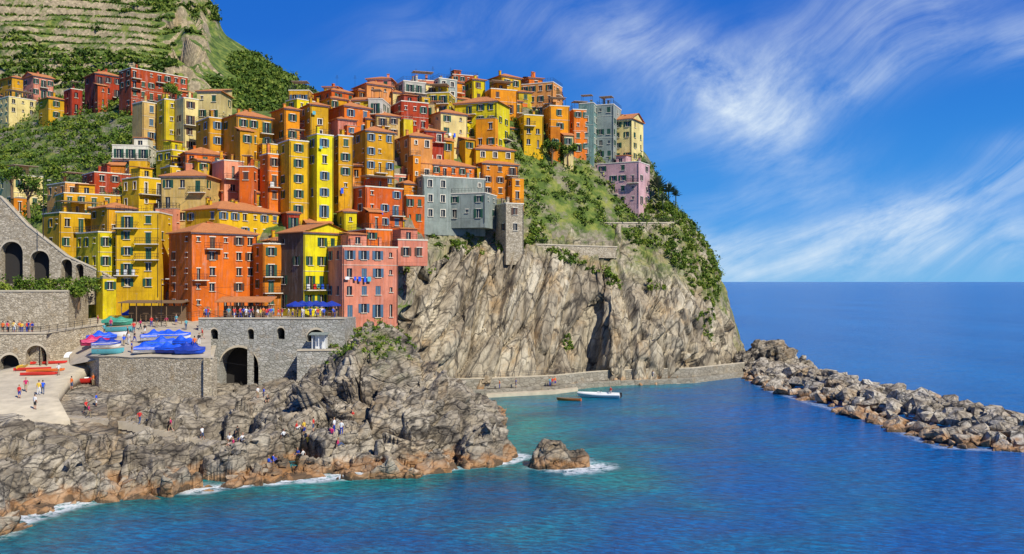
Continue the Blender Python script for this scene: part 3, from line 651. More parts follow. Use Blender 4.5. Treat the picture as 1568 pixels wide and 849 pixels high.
np_mesh('harbour_square_paving',GS,gridq(40,30),[plain('paving',(0.46,0.39,0.29),.9,0,.4,.6)])
bvS=BVHTree.FromPolygons([tuple(v) for v in GS.reshape(-1,3)],[tuple(q) for q in gridq(40,30)])
Rp=[([-80,108],650,102.5),([-80,88],612,113.5),([-80,104],588,121.5),([40,146],563,131),([100,156],545,139)]
rv=[];n_=9
for xs,y,D in Rp:
    for k in range(n_): p=W(xs[0]+(xs[1]-xs[0])*k/(n_-1),y,D); rv.append((p[0],p[1],p[2]+.45))
rq=[[j*n_+i,j*n_+i+1,(j+1)*n_+i+1,(j+1)*n_+i] for j in range(len(Rp)-1) for i in range(n_-1)]
ramp_o=np_mesh('concrete_boat_ramp',rv,rq,[M['concrete']]); md=ramp_o.modifiers.new('th','SOLIDIFY'); md.thickness=1.6; md.offset=-1
bvR=BVHTree.FromPolygons([tuple(v) for v in rv],[tuple(q) for q in rq])
def ground(x,y):
    c=[z for z in (gz(x,y,bvR),gz(x,y,bvS),gz(x,y,bvA)) if z is not None]
    return max(c) if c else 0
zT=zat(489,139)
aa=W(304,560,139);bb=W(528,560,139); Ls=(bb[0]-aa[0]); q=Ls/224
def ap(px,wpx,ytop,ybase): r=wpx/2*q; return ((px-304)*q,r,zat(ybase,139),zat(ytop,139)-r)
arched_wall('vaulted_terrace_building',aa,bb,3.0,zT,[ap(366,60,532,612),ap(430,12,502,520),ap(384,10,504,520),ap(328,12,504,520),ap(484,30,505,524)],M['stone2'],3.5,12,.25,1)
railing('terrace_railing',[(aa[0],139.3,zT+.25),(bb[0]-.2,139.3,zT+.25)],1.05,1.2,'wood')
railing('terrace_railing',[(aa[0],139.3,zT+.25),(aa[0]-5,141,zT-.6),(aa[0]-12,146,zT-.6)],1.05,1.4,'wood')
arched_wall('rock_buttress_wall',W(455,590,133),W(532,590,134),4.5,lambda s:zat(538,133),[],M['stone2'],1,5)
mb=MB()
def slab(a,b,w,t,zt_):
    d=(b-a);d.z=0;d.normalize();n=Vector((-d.y,d.x,0))*w/2; a=Vector((a.x,a.y,zt_)); b=Vector((b.x,b.y,zt_)); v=Vector((0,0,t))
    mb.hexa([a-n-v,b-n-v,b+n-v,a+n-v,a-n,b-n,b+n,a+n])
sp_=[Vector(Wz(100,105,0)),Vector(Wz(190,106,0)),Vector(Wz(270,107,0)),Vector(Wz(350,107.5,0))]
tg=[zat(640,105)+.2,zat(645,106),zat(664,107),zat(684,107.5)]; ns=30
for k in range(ns):
    t0=3*k/ns;t1=3*(k+1)/ns
    def ev(t): i=min(2,int(t)); return sp_[i].lerp(sp_[i+1],t-i), tg[i]+(tg[i+1]-tg[i])*(t-i)
    (a,za),(b,zb__)=ev(t0),ev(min(2.999,t1)); b=b+(b-a)*.01; zt_=za
    slab(a,b,1.7,.9+.0*k,zt_)
    if k%1==0: slab(a+Vector((0,.1,0)),b+Vector((0,.1,0)),1.45,2.8,zt_-.905)
mb.ob('stone_steps',M['steps'])
qp=[(655,168.5),(745,170.5),(850,176),(905,183),(950,187),(1060,191),(1140,204)]
def strip(name,pts,off,wd,z0,z1,mat,jag=0):
    mb=MB()
    for (x0,d0),(x1,d1) in zip(pts[:-1],pts[1:]):
        n=5
        for k in range(n):
            zt=z1-(R.random()*jag)
            A0=Wz(x0+(x1-x0)*k/n,d0+(d1-d0)*k/n+off,0);B0=Wz(x0+(x1-x0)*(k+1)/n,d0+(d1-d0)*(k+1)/n+off,0)
            mb.hexa([(A0[0],A0[1],z0),(B0[0],B0[1],z0),(B0[0],B0[1]+wd,z0),(A0[0],A0[1]+wd,z0),(A0[0],A0[1],zt),(B0[0],B0[1],zt),(B0[0],B0[1]+wd,zt),(A0[0],A0[1]+wd,zt)])
    return mb.ob(name,mat)
strip('harbour_quay',qp,0,5.5,-2,1.1,M['quay'],.15)
strip('quay_cap',qp,2.55,.7,2.95,3.15,M['concrete'])
strip('quay_walkway_wall',qp[:],2.6,.6,1.102,2.948,M['quay'])
strip('quay_landing',[(745,167.4),(850,172.8),(885,177.5)],0,2.4,-2,.6,M['concrete'])
railing('quay_railing',[Wz(x,d+2.9,3.15) for x,d in qp[:5]],1.0,2.5)
for (xa,ya,xb,yb2,hh) in [(820,375,945,379,8),(640,352,760,345,30),(925,342,1032,342,9),(795,262,850,262,6),(760,300,815,303,7)]:
    Da=surfD(B,xa,ya);Db=surfD(B,xb,yb2); a=W(xa,ya,Da-1.5);b=W(xb,yb2,Db-1.5)
    arched_wall('terrace_retaining_wall',a,b,lambda s,a=a,hh=hh:a[2]-hh*.15-1.5,lambda s,a=a,b=b:a[2]+(b[2]-a[2])*s/math.hypot(b[0]-a[0],b[1]-a[1]),[],M['stone'],1,2.5)
    railing('path_railing',[tuple(a+np.array([0,.3,.25])),tuple(b+np.array([0,.3,.25]))],1.0,2)
# ---------------------------------------------------------------- rocks
def boulder(bm_v,bm_f,c,s,sq=.75):
    bm=bmesh.new()
    for k in range(13):
        v=Vector((R.gauss(0,1),R.gauss(0,1),R.gauss(0,1))).normalized()*R.uniform(.8,1.1); bm.verts.new((v.x*s*R.uniform(.8,1.35),v.y*s,v.z*s*sq))
    bmesh.ops.convex_hull(bm,input=bm.verts)
    vs=[v for v in bm.verts if v.link_faces]; ix={v:i+len(bm_v) for i,v in enumerate(vs)}
    rot=Matrix.Rotation(R.uniform(0,6.28),3,'Z')@Matrix.Rotation(R.uniform(-.7,.7),3,'X')
    for f in bm.faces: bm_f.append(tuple(ix[v] for v in f.verts))
    for v in vs: bm_v.append(tuple(rot@v.co+Vector(c)))
    bm.free()
rk_b=rockmat('boulder_rock',[(0.20,0.16,0.11),(0.42,0.355,0.265),(0.60,0.53,0.42),(0.80,0.75,0.64)],(1,1,1),(0,0,0),True,0.2,False,.5)
fr=[(1140,203),(1165,186),(1200,172),(1300,147),(1350,136),(1440,117.5),(1572,115)]
bk=[(1165,226),(1205,222),(1245,212),(1310,186),(1400,166),(1500,147),(1590,127)]
bv_=[];bf_=[]
for k in range(820):
    t=R.random()*6; i=min(5,int(t)); f=t-i; fx=fr[i][0]+(fr[i+1][0]-fr[i][0])*f;fd=fr[i][1]+(fr[i+1][1]-fr[i][1])*f;kx=bk[i][0]+(bk[i+1][0]-bk[i][0])*f;kd=bk[i][1]+(bk[i+1][1]-bk[i][1])*f
    s=R.random(); P0=Wz(fx,fd,0);P1=Wz(kx,kd,0); p=P0+(P1-P0)*s
    z=2.8*(1-abs(2*s-1)**1.6)-.3; boulder(bv_,bf_,(p[0]+R.uniform(-1,1),p[1],z+R.uniform(-.4,.5)),R.choice([.6,.9,1.1,1.5,2.0]))
me=bpy.data.meshes.new('breakwater_boulders');me.from_pydata(bv_,[],bf_);me.materials.append(rk_b);COL.objects.link(bpy.data.objects.new('breakwater_boulders',me))
bv_=[];bf_=[]
for k in range(170):
    px=R.choice([R.uniform(0,780),R.uniform(650,760),R.uniform(330,440)]); 
    D=np.interp(px,[0,110,300,500,650,780],[80,89,95,101,103.5,109])+R.choice([R.uniform(-1,3),R.uniform(0,20)]); x=(px-784)/F*D; z=gz(x,D)
    if z is None or z>8 or (px<360 and 102<D): continue
    boulder(bv_,bf_,(x,D,z+.05),R.uniform(.25,.8))
me=bpy.data.meshes.new('shore_boulders');me.from_pydata(bv_,[],bf_);me.materials.append(rk_shore);COL.objects.link(bpy.data.objects.new('shore_boulders',me))
def rockblob(name,cx,cy,rx,ry,hz,humps,mat,seed,k_=.11):
    n=110; X,Y=np.meshgrid(np.linspace(-1.3,1.3,n),np.linspace(-1.3,1.3,n),indexing='ij')
    Z=np.zeros_like(X)-1
    for hx,hy,hr,hh in humps: Z=np.maximum(Z,-1+(hh+1)*np.clip(1.15-(((X-hx)**2+(Y-hy)**2)/hr**2)**1.2,0,1)**.75)
    Z=np.where(Z>-.95,Z+.16*fbm(np.stack([X*2.2+seed,Y*2.2,X*0],-1),4,5),Z)
    G=np.stack([cx+X*rx,cy+Y*ry,Z*hz],-1)
    G=G+gnorm(G)*(shoredisp(G*1.6+seed,np.ones(X.shape))*min(rx,hz)*k_)[...,None]
    return np_mesh(name,G,gridq(n,n),[mat],[('veg','POINT',np.zeros(n*n))])
p=Wz(855,105,0); rockblob('sea_rock_islet',p[0]+.3,105.5,3.7,2.6,3.1,[(-.25,0,.85,1),(.55,.1,.5,.62),(-.75,-.2,.35,.25)],rk_shore,7,.045)
p=Wz(1190,214,0); rockblob('headland_rock',p[0],214,10,8,7.5,[(-.15,0,.8,1.0),(.5,.1,.6,.5),(-.75,0,.5,.7)],rk_shore,13,.05)
# ---------------------------------------------------------------- water
sl=[(-200,72),(-150,74),(0,79),(110,88.6),(180,91.6),(300,94.2),(380,96),(430,98),(500,100),(580,101.6),(650,102.7),(710,104.8),(745,106),(790,109),(760,122),(742,136),(722,160),(740,167)]
sl2=[(745,168),(850,173),(950,187),(1060,191),(1140,203)]
isl=[(828,105.2),(850,103.5),(880,104),(902,105.5),(880,107.5),(845,108),(828,105.2)]
def seg_dist(P,pl):
    d=np.full(P.shape[:-1],1e9)
    pts=[Wz(a,b,0)[:2] for a,b in pl]
    for a,b in zip(pts[:-1],pts[1:]):
        ab=b-a; t=np.clip(((P-a)@ab)/(ab@ab),0,1); q=a+t[...,None]*ab; d=np.minimum(d,np.linalg.norm(P-q,axis=-1))
    return d
xs=np.linspace(-95,120,620); ys=np.linspace(50,270,520)
X,Y=np.meshgrid(xs,ys,indexing='ij'); P2=np.stack([X,Y],-1); P3=np.stack([X,Y,X*0],-1)
d1=seg_dist(P2,sl); d2=seg_dist(P2,sl2); d3=seg_dist(P2,isl); d4=seg_dist(P2,fr); d5=seg_dist(P2,bk[2:])
wn=fbm(P3*0.25,3,5); wn2=fbm(P3*0.08,3,6)
width=1.3+1.9*wn2+4.5*sstep(-34,-56,X)
foam=np.maximum.reduce([sstep(1,0,(d1-.5+wn*1.5)/(np.clip(width,0.3,9)*1.4)),sstep(1,0,(d3-.2+wn*1.4+np.where(X<6,1.0,-.6))/3.2),.35*sstep(1,0,(d4+wn)/1.6),.9*sstep(1,0,(d5+wn)/2.6)])
shal=np.clip(np.exp(-d1/17.0)*1.4+0.5*wn2,0,1)
shal=np.maximum(shal,np.exp(-d2/20.0)*1.15+.3*wn2)
shal=shal*sstep(66,18,X)*sstep(240,215,Y)
edge=sstep(0,12,X+95)*sstep(0,12,120-X)*sstep(0,8,270-Y)
foam*=edge; shal=np.clip(shal,0,1)*edge
nxg,nyg=len(xs),len(ys)
V=P3.reshape(-1,3); Q=gridq(nxg,nyg); base=len(V); BIG=30000
ex=np.array([[-BIG,-BIG,0],[BIG,-BIG,0],[BIG,BIG,0],[-BIG,BIG,0],[-95,50,0],[120,50,0],[120,270,0],[-95,270,0]])
V=np.vstack([V,ex]); Q=np.vstack([Q,np.array([[0,1,5,4],[1,2,6,5],[2,3,7,6],[3,0,4,7]])+base])
fo=np.concatenate([foam.ravel(),np.zeros(8)]); sh_=np.concatenate([shal.ravel(),np.zeros(8)])
N=NT('sea_water'); v=coords(N); at=N.n('ShaderNodeAttribute',_attribute_name='shallow'); fa=N.n('ShaderNodeAttribute',_attribute_name='foam')
deep=mix(N,mapr(N,noise(N,coords(N,(1,.35,1)),0.02,5,.6),0.35,0.65),(0.001,0.12,0.42),(0.002,0.18,0.55))
rip=noise(N,coords(N,(.7,1.5,1),(0,0,.35)),1.1,7,.72)
deep=mix(N,mapr(N,rip,.40,.60,.7,0),deep,(0.0006,0.04,0.19))  # dark sides of the wavelets painted into the deep water colour
teal=mix(N,mapr(N,noise(N,v,0.06,5,.65,.5),0.38,0.62),(0.003,0.13,0.17),(0.015,0.36,0.33))
teal=mix(N,mapr(N,rip,.40,.60,.7,0),teal,(0.001,0.05,0.08))  # same ripple shading put into the teal colour
c=mix(N,at.outputs['Fac'],deep,teal)
ff=math_(N,'MULTIPLY',fa.outputs['Fac'],mapr(N,noise(N,v,0.9,8,.75),0.40,0.54,0,1.25),True)
c=mix(N,ff,c,(0.8,0.84,0.85)); N.set(N.b,'Base Color',c); N.set(N.b,'Roughness',mapr(N,ff,0,1,0.18,0.8)); N.b.inputs['IOR'].default_value=1.33; N.b.inputs['Specular IOR Level'].default_value=.35
h1=noise(N,coords(N,(1,1.5,1),(0,0,.4)),0.6,8,.66,.4); h2=noise(N,coords(N,(1,1.8,1),(0,0,-.3)),0.12,3,.5)
hh=math_(N,'ADD',h1,math_(N,'MULTIPLY',h2,1.8)); N.set(N.b,'Normal',N.n('ShaderNodeBump',Strength=.9,Distance=.75,Height=hh).outputs[0])
np_mesh('sea',V,Q,[N.m],[('foam','POINT',fo),('shallow','POINT',sh_)])
# ---------------------------------------------------------------- boats
def boat(name,loc,rz,L=5,Bm=1.8,Hh=.75,hull='white_paint',inner='wood',cover=None,flip=False,tilt=0,kayak=False,rib=False):
    e=empty(name,loc,rz); e.rotation_euler=(tilt+(math.pi if flip else 0),0,rz)
    if flip: e.location.z+=Hh
    mb=MB(); n=14; st=[]
    for i in range(n+1):
        t=i/n; x=(t-.5)*L
        hb=Bm/2*((math.sin(math.pi*min(1,max(0,t))) ) if kayak else min(1,(.78+.5*t))*(1-max(0,(t-.45)/.55)**2.3)); hb=max(hb,.015)
        sheer=Hh*(1+.35*max(0,t-.5)**2*4*.5)
        kz=.0+(.5*Hh*max(0,(t-.8)/.2)**2)
        prof=[]
        for s in range(-4,5):
            a=s/4; y=hb*math.copysign(abs(a)**.6,a); z=kz+(sheer-kz)*abs(a)**1.8; prof.append((x,y,z))
        st.append(prof)
    for i in range(n):
        for s in range(8): mb.quad(st[i][s],st[i+1][s],st[i+1][s+1],st[i][s+1],0)
    inn=[[(x*.97,y*.9,max(z+.06,.12) if abs(k-4)<4 else z) for k,(x,y,z) in enumerate(pr)] for pr in st]
    for i in range(n):
        for s in range(8): mb.quad(inn[i][s+1],inn[i+1][s+1],inn[i+1][s],inn[i][s],1)
        for s in (0,8): mb.quad(st[i][s],st[i+1][s],inn[i+1][s],inn[i][s],2)
    mb.poly(st[0],0); mb.poly(inn[0],1)
    if cover:
        g=[]; r1_,r2_=R.uniform(.2,.45),R.uniform(.6,.8)
        for i in range(n+1):
            t=i/n; row=[]
            top=.35+.8*math.exp(-((t-r1_)/.12)**2)+.5*math.exp(-((t-r2_)/.1)**2)
            for s in range(9):
                a=s/4-1; x,y,z=st[i][0 if a<0 else 8]; yy=abs(y)*a*1.06; row.append((x*1.02,yy,z+.03+top*Hh*(1-abs(a)**1.3)*math.sin(math.pi*(.08+.84*t))+R.uniform(-.05,.05)-(.3 if abs(a)>.99 else 0)))
            g.append(row)
        for i in range(n):
            for s in range(8): mb.quad(g[i][s],g[i+1][s],g[i+1][s+1],g[i][s+1],3)
    elif not kayak:
        for t in (.2,.45,.68):
            x=(t-.5)*L; w=Bm/2*.8*(1-max(0,(t-.45)/.55)**2.3); mb.box(x-.12,x+.12,-w,w,Hh*.68,Hh*.74,2)
    if rib:
        for s in (-1,1):
            pr=[Vector(st[i][4+4*s]) for i in range(n+1)]
            for a,b in zip(pr[:-1],pr[1:]): mb.beam(a,b,.24,0,None,8)
        mb.box(-.5,.3,-.35,.35,.3,1.25,0); mb.box(-.45,-.4,-.3,.3,1.25,1.65,4); mb.box(-L/2-.35,-L/2+.1,-.18,.18,.35,1.15,5); mb.box(-L/2-.2,-L/2,-.05,.05,-.3,.4,5)
    mb.ob('hull',[M[hull],M[inner],M['wood'],M[cover or 'wood'],M['glass'],M['black_cloth']],e)
    return e
def onG(px,py,D=None):
    best=None
    for Dq in np.arange(96,152,.4):
        x=(px-784)/F*Dq; z=ground(x,Dq); e_=abs(zpy(z,Dq)-py)
        if best is None or e_<best[0]-.4: best=(e_,x,Dq,z)
    return best[1],best[2],best[3]
boat('motor_dinghy',tuple(Wz(917,168,-.15)),math.radians(168),8,2.2,.8,'white_paint','grey_cloth',rib=True)
boat('rowing_boat',tuple(Wz(871,163.5,-.15)),math.radians(165),4.6,1.5,.6,'orange_paint','wood')
for (px,py,rz,Lb,hull,cov,fl) in [(232,541,20,4.6,'white_paint','blue_cloth',0),(262,542,-12,4.4,'navy_cloth','blue_cloth',0),(292,543,-4,4.2,'blue_cloth','navy_cloth',0),(250,533,14,5,'teal_paint','blue_cloth',0),(280,531,-20,4.4,'blue_cloth','blue_cloth',0),(240,522,30,4.5,'white_paint','blue_cloth',0),(268,520,4,4.6,'white_paint','blue_cloth',0),
    (166,543,15,4.2,'teal_paint',None,0),(163,534,32,4,'white_paint','navy_cloth',0),(146,530,38,4,'magenta','magenta',0),(172,517,20,4.2,'white_paint',None,0),(156,523,25,4.2,'navy_cloth','blue_cloth',0),(184,509,20,4.2,'teal_paint',None,0),
    (180,499,8,4.6,'green_paint','green_paint',0),(208,488,0,4.2,'blue_cloth','blue_cloth',0),(188,491,5,4.4,'yellow_paint',None,0),(128,588,35,4.4,'red_paint',None,0),(95,548,28,6.8,'white_paint',None,1)]:
    x,y,z=onG(px,py); boat('rowing_boat' if not cov else 'covered_boat',(x,y,z+.05),math.radians(rz),Lb,1.6,.8,hull,'white_paint' if hull=='red_paint' else 'wood',cov,bool(fl))
for (px,py,rz,h_) in [(75,558,14,'red_paint'),(50,568,12,'red_paint'),(70,570,16,'orange_paint'),(35,564,100,'yellow_paint'),(60,575,8,'red_paint')]:
    x,y,z=onG(px,py); boat('kayak',(x,y,z+.05),math.radians(rz),5.0,.8,.38,h_,h_,None,False,0,True)
# ---------------------------------------------------------------- umbrellas, kiosks, posts
def umbrella(loc,r=1.5,mat='navy_cloth'):
    e=empty('parasol',loc); mb=MB(); mb.beam((0,0,0),(0,0,2.6),.04,0); n=8; mb.beam((0,0,0),(0,0,.12),.35,0,None,8)
    for k in range(n):
        a=2*math.pi*k/n;b=2*math.pi*(k+1)/n; mb.poly([(0,0,2.75),(r*math.cos(a),r*math.sin(a),2.1),(r*math.cos(b),r*math.sin(b),2.1)],1)
        mb.quad((r*math.cos(a),r*math.sin(a),2.1),(r*math.cos(b),r*math.sin(b),2.1),(r*math.cos(b),r*math.sin(b),1.88),(r*math.cos(a),r*math.sin(a),1.88),1)
    mb.ob('canopy',[M['iron'],M[mat]],e)
for px,D in [(452,142),(474,143.5),(494,142.5),(508,145),(463,146),(484,147)]: umbrella((float(Wz(px,D,0)[0]),D,zT+.02))
def kiosk(name,x0,x1,D,zb,h,dep,roofm,rm2='wood',rise=.5):
    a=Wz(x0,D,zb);b=Wz(x1,D,zb); w=b[0]-a[0]; e=empty(name,tuple(a)); mb=MB()
    n=max(2,int(w/2)); 
    for k in range(n+1):
        for y in (0,dep): mb.beam((w*k/n,y,-1),(w*k/n,y,h),.08,0,None,6)
    mb.ob('posts',M[rm2],e); r=MB(); r.hexa([(-.4,-.5,h),(w+.4,-.5,h),(w+.4,dep+.4,h+rise),(-.4,dep+.4,h+rise),(-.4,-.5,h+.12),(w+.4,-.5,h+.12),(w+.4,dep+.4,h+rise+.12),(-.4,dep+.4,h+rise+.12)]); r.ob('canopy_roof',roofm,e)
    c=MB(); c.box(.2,w-.2,dep*.8,dep*.9,-1,1.9); 
    for k in range(n): c.box(w*(k+.3)/n,w*(k+.7)/n,dep*.25,dep*.4,.68,.76); c.beam((w*(k+.5)/n,dep*.32,-.5),(w*(k+.5)/n,dep*.32,.7),.05)
    c.ob('counter_and_tables',M[rm2],e)
kiosk('restaurant_pergola',334,412,143,zT+.02,2.5,3.0,M['roof'],'wood',.8); kiosk('harbour_canopy',186,278,145,zat(487,145),2.4,3,M['wood'],'wood',.3)
kiosk('small_canopy',478,498,137,zat(530,137),1.7,1.2,M['bluegrey'],'white_paint',.2)
def lamp(px,py,D,h):
    p=W(px,py,D); e=empty('street_lamp',tuple(p)); mb=MB(); mb.beam((0,0,-1),(0,0,h),.07,0,.045,8); mb.beam((0,0,h),(.9,0,h+.15),.035,0); mb.box(.7,1.25,-.12,.12,h+.03,h+.16,1); mb.ob('post',[M['iron'],M['trim']],e)
lamp(66,355,148,8.5); lamp(247,490,143,6.5)
mb=MB()
for a,b in [((66,275,148),(330,300,170)),((248,432,143),(430,425,149)),((330,552,136),(530,545,136)),((310,440,146),(520,470,146))]:
    A_=Vector(W(*a));B_=Vector(W(*b)); pr=A_
    for k in range(1,17): t=k/16; q_=A_.lerp(B_,t)-Vector((0,0,4*t*(1-t)*1.3)); mb.beam(pr,q_,.025,0,None,4); pr=q_
mb.ob('overhead_cables',M['iron'])
ag=plain('agave_leaf',(0.05,0.09,0.04),.5)
def agave(loc,r,n=40):
    mb=MB()
    for k in range(n):
        a=R.uniform(0,6.28);el=R.uniform(.1,1.4); d=Vector((math.cos(a)*math.cos(el),math.sin(a)*math.cos(el),math.sin(el))); s=d.cross(Vector((0,0,1)))
        if s.length<.01: continue
        s.normalize(); m_=d*r*.55; t=d*r-Vector((0,0,r*.15*math.cos(el))); w=.09*r
        mb.quad((0,0,0),tuple(m_-s*w),tuple(t),tuple(m_+s*w))
    mb.beam((0,0,-2.5),(0,0,.1),.15); o=mb.ob('agave_plant',ag); o.location=loc
for px,py,r in [(1008,288,3.6),(1024,294,3.0),(1015,308,2.2),(1035,300,2)]: D=surfD(B,px,max(py+25,322)); agave(tuple(W(px,py,D)),r)
for px,py,h_,r_ in [(44,330,6.5,2.6),(262,160,5,2.6),(18,300,5,2.4),(120,470,3.5,1.8),(70,470,3,1.5),(30,475,3,1.5),(8,470,3.5,1.6),(845,250,5,2.6),(870,252,4.5,2.4),(1020,335,4,2.2),(780,145,4,2),(185,435,5,1.6),(355,345,4,1.8)]:
    D=surfD(C,px,py) if py<440 else 143
    if (px,py)==(44,330) or (px,py)==(18,300): D=156
    tree('small_tree',tuple(W(px,py,D-1)),h_,r_)
cc=np.array([W(R.uniform(-10,150),R.uniform(430,452),R.uniform(146,149)) for k in range(90)]); shrubs('wall_foot_shrubs',cc,rng.uniform(.5,1.3,90),60,.2,M['leaf'])
# ---------------------------------------------------------------- people
def template(pose):
    if pose=='stand': J=dict(pel=(0,0,.92),ch=(0,.01,1.28),nk=(0,.01,1.47),hd=(0,-.01,1.62),Ls=(.19,.01,1.4),Le=(.25,.03,1.12),Lw=(.24,-.06,.86),Rs=(-.19,.01,1.4),Re=(-.26,.04,1.12),Rw=(-.22,-.08,.88),Lh=(.1,0,.88),Lk=(.12,-.02,.48),La=(.12,.02,.08),Lt=(.13,-.14,.04),Rh=(-.1,0,.88),Rk=(-.12,-.02,.48),Ra=(-.12,.02,.08),Rt=(-.13,-.14,.04))
    elif pose=='walk': J=dict(pel=(0,0,.9),ch=(0,-.03,1.26),nk=(0,-.04,1.45),hd=(0,-.07,1.6),Ls=(.19,-.03,1.38),Le=(.24,.14,1.14),Lw=(.24,.16,.9),Rs=(-.19,-.03,1.38),Re=(-.24,-.12,1.12),Rw=(-.22,-.3,.98),Lh=(.1,0,.86),Lk=(.11,-.2,.5),La=(.11,-.22,.1),Lt=(.12,-.38,.06),Rh=(-.1,0,.86),Rk=(-.11,.06,.47),Ra=(-.11,.34,.17),Rt=(-.12,.26,.04))
    else: J=dict(pel=(0,0,.12),ch=(0,.04,.48),nk=(0,.02,.67),hd=(0,-.02,.82),Ls=(.19,.04,.6),Le=(.27,-.08,.36),Lw=(.2,-.32,.36),Rs=(-.19,.04,.6),Re=(-.28,.16,.34),Rw=(-.3,.2,.06),Lh=(.1,-.03,.12),Lk=(.14,-.38,.42),La=(.13,-.55,.08),Lt=(.14,-.7,.05),Rh=(-.1,-.03,.12),Rk=(-.16,-.42,.34),Ra=(-.14,-.68,.08),Rt=(-.15,-.83,.06))
    rad=dict(pel=.15,ch=.165,nk=.06,hd=.1,Ls=.065,Le=.045,Lw=.03,Rs=.065,Re=.045,Rw=.03,Lh=.1,Lk=.06,La=.04,Lt=.035,Rh=.1,Rk=.06,Ra=.04,Rt=.035)
    E=[('pel','ch'),('ch','nk'),('nk','hd'),('ch','Ls'),('Ls','Le'),('Le','Lw'),('ch','Rs'),('Rs','Re'),('Re','Rw'),('pel','Lh'),('Lh','Lk'),('Lk','La'),('La','Lt'),('pel','Rh'),('Rh','Rk'),('Rk','Ra'),('Ra','Rt')]
    ks=list(J); me=bpy.data.meshes.new('fig'); me.from_pydata([J[k] for k in ks],[(ks.index(a),ks.index(b)) for a,b in E],[])
    ob=bpy.data.objects.new('fig',me); COL.objects.link(ob); ob.modifiers.new('s','SKIN'); sv=me.skin_vertices[0].data
    for i,k in enumerate(ks): sv[i].radius=(rad[k],rad[k]*(.75 if k in('pel','ch') else 1)); sv[i].use_root=(k=='pel')
    ob.modifiers.new('ss','SUBSURF').levels=1; ob.modifiers['ss'].render_levels=1
    dg=bpy.context.evaluated_depsgraph_get(); m2=bpy.data.meshes.new_from_object(ob.evaluated_get(dg)); bpy.data.objects.remove(ob)
    lab={('pel','ch'):1,('ch','nk'):1,('nk','hd'):0,('ch','Ls'):1,('Ls','Le'):1,('Le','Lw'):0,('ch','Rs'):1,('Rs','Re'):1,('Re','Rw'):0,('pel','Lh'):2,('Lh','Lk'):2,('Lk','La'):4,('La','Lt'):3,('pel','Rh'):2,('Rh','Rk'):2,('Rk','Ra'):4,('Ra','Rt'):3}
    V=[tuple(v.co) for v in m2.vertices];Fc=[tuple(p.vertices) for p in m2.polygons];mi=[]
    for p in m2.polygons:
        c=p.center;best=(9,0)
        for (a,b),l in lab.items():
            A0=Vector(J[a]);B0=Vector(J[b]);t=max(0,min(1,(c-A0).dot(B0-A0)/(B0-A0).length_squared)); d=(c-A0.lerp(B0,t)).length
            if d<best[0]: best=(d,l)
        mi.append(best[1])
    hb=MB();hb.v=V;hb.f=Fc;hb.mi=mi
    hc=Vector(J['hd'])+Vector((0,0,.03)); nu_,nv_=12,8
    def ell(cx,cy,cz,rx,ry,rz_,m):
        i=len(hb.v)
        for a in range(nv_+1):
            ph=math.pi*a/nv_
            for k in range(nu_): th=2*math.pi*k/nu_; hb.v.append((cx+rx*math.sin(ph)*math.cos(th),cy+ry*math.sin(ph)*math.sin(th),cz+rz_*math.cos(ph)))
        for a in range(nv_):
            for k in range(nu_): k2=(k+1)%nu_; hb.f.append((i+a*nu_+k,i+(a+1)*nu_+k,i+(a+1)*nu_+k2,i+a*nu_+k2)); hb.mi.append(m)
    ell(hc.x,hc.y,hc.z,.077,.095,.12,0); ell(hc.x,hc.y+.022,hc.z+.025,.085,.095,.112,5)
    ell(hc.x,hc.y-.1,hc.z-.01,.012,.02,.02,0)
    for s in (-1,1): ell(hc.x+s*.03,hc.y-.085,hc.z+.015,.012,.01,.008,3); ell(hc.x+s*.08,hc.y,hc.z,.012,.02,.03,0)
    ell(hc.x,hc.y-.087,hc.z-.055,.022,.01,.006,6)
    for w_,e_ in (('Lw','Le'),('Rw','Re')):
        w0=Vector(J[w_]);d=(w0-Vector(J[e_])).normalized(); s=d.cross(Vector((1,0,0))).normalized(); n=d.cross(s)
        hb.beam(w0,w0+d*.09,.032,0,.036,6)
        for k,(o_,l_) in enumerate([(-.03,.06),(-.01,.075),(.01,.08),(.03,.065)]): hb.beam(w0+d*.08+s*o_,w0+d*(.08+l_*.5)+s*o_,.009,0,.008,4); hb.beam(w0+d*(.08+l_*.5)+s*o_,w0+d*(.08+l_)+s*o_+n*.015,.008,0,.006,4)
        hb.beam(w0+d*.03+s*-.03,w0+d*.07+s*-.065,.01,0,.008,4)
    return hb
TP={k:template(k) for k in('stand','walk','sit')}
shirts=['red_paint','white_paint','blue_cloth','black_cloth','white_paint','teal_paint','orange_paint','yellow_paint','magenta','navy_cloth','red_paint']
def person(x,y,z,pose,rz=None):
    t=TP[pose]; sk=M[R.choice(['skin','skin','skin_tan'])]; tr=M[R.choice(['denim','black_cloth','khaki','navy_cloth','white_paint'])]
    sho=R.random()<.5
    o=t.ob('person',[sk,M[R.choice(shirts)],tr,M['black_cloth'],sk if sho else tr,M[R.choice(['hair_dark','hair_dark','hair_fair'])],M['red_paint']],None,True)
    o.location=(x,y,z); o.rotation_euler=(0,0,rz if rz is not None else R.uniform(0,6.28)); s=R.uniform(.95,1.1); o.scale=(s,s,s)
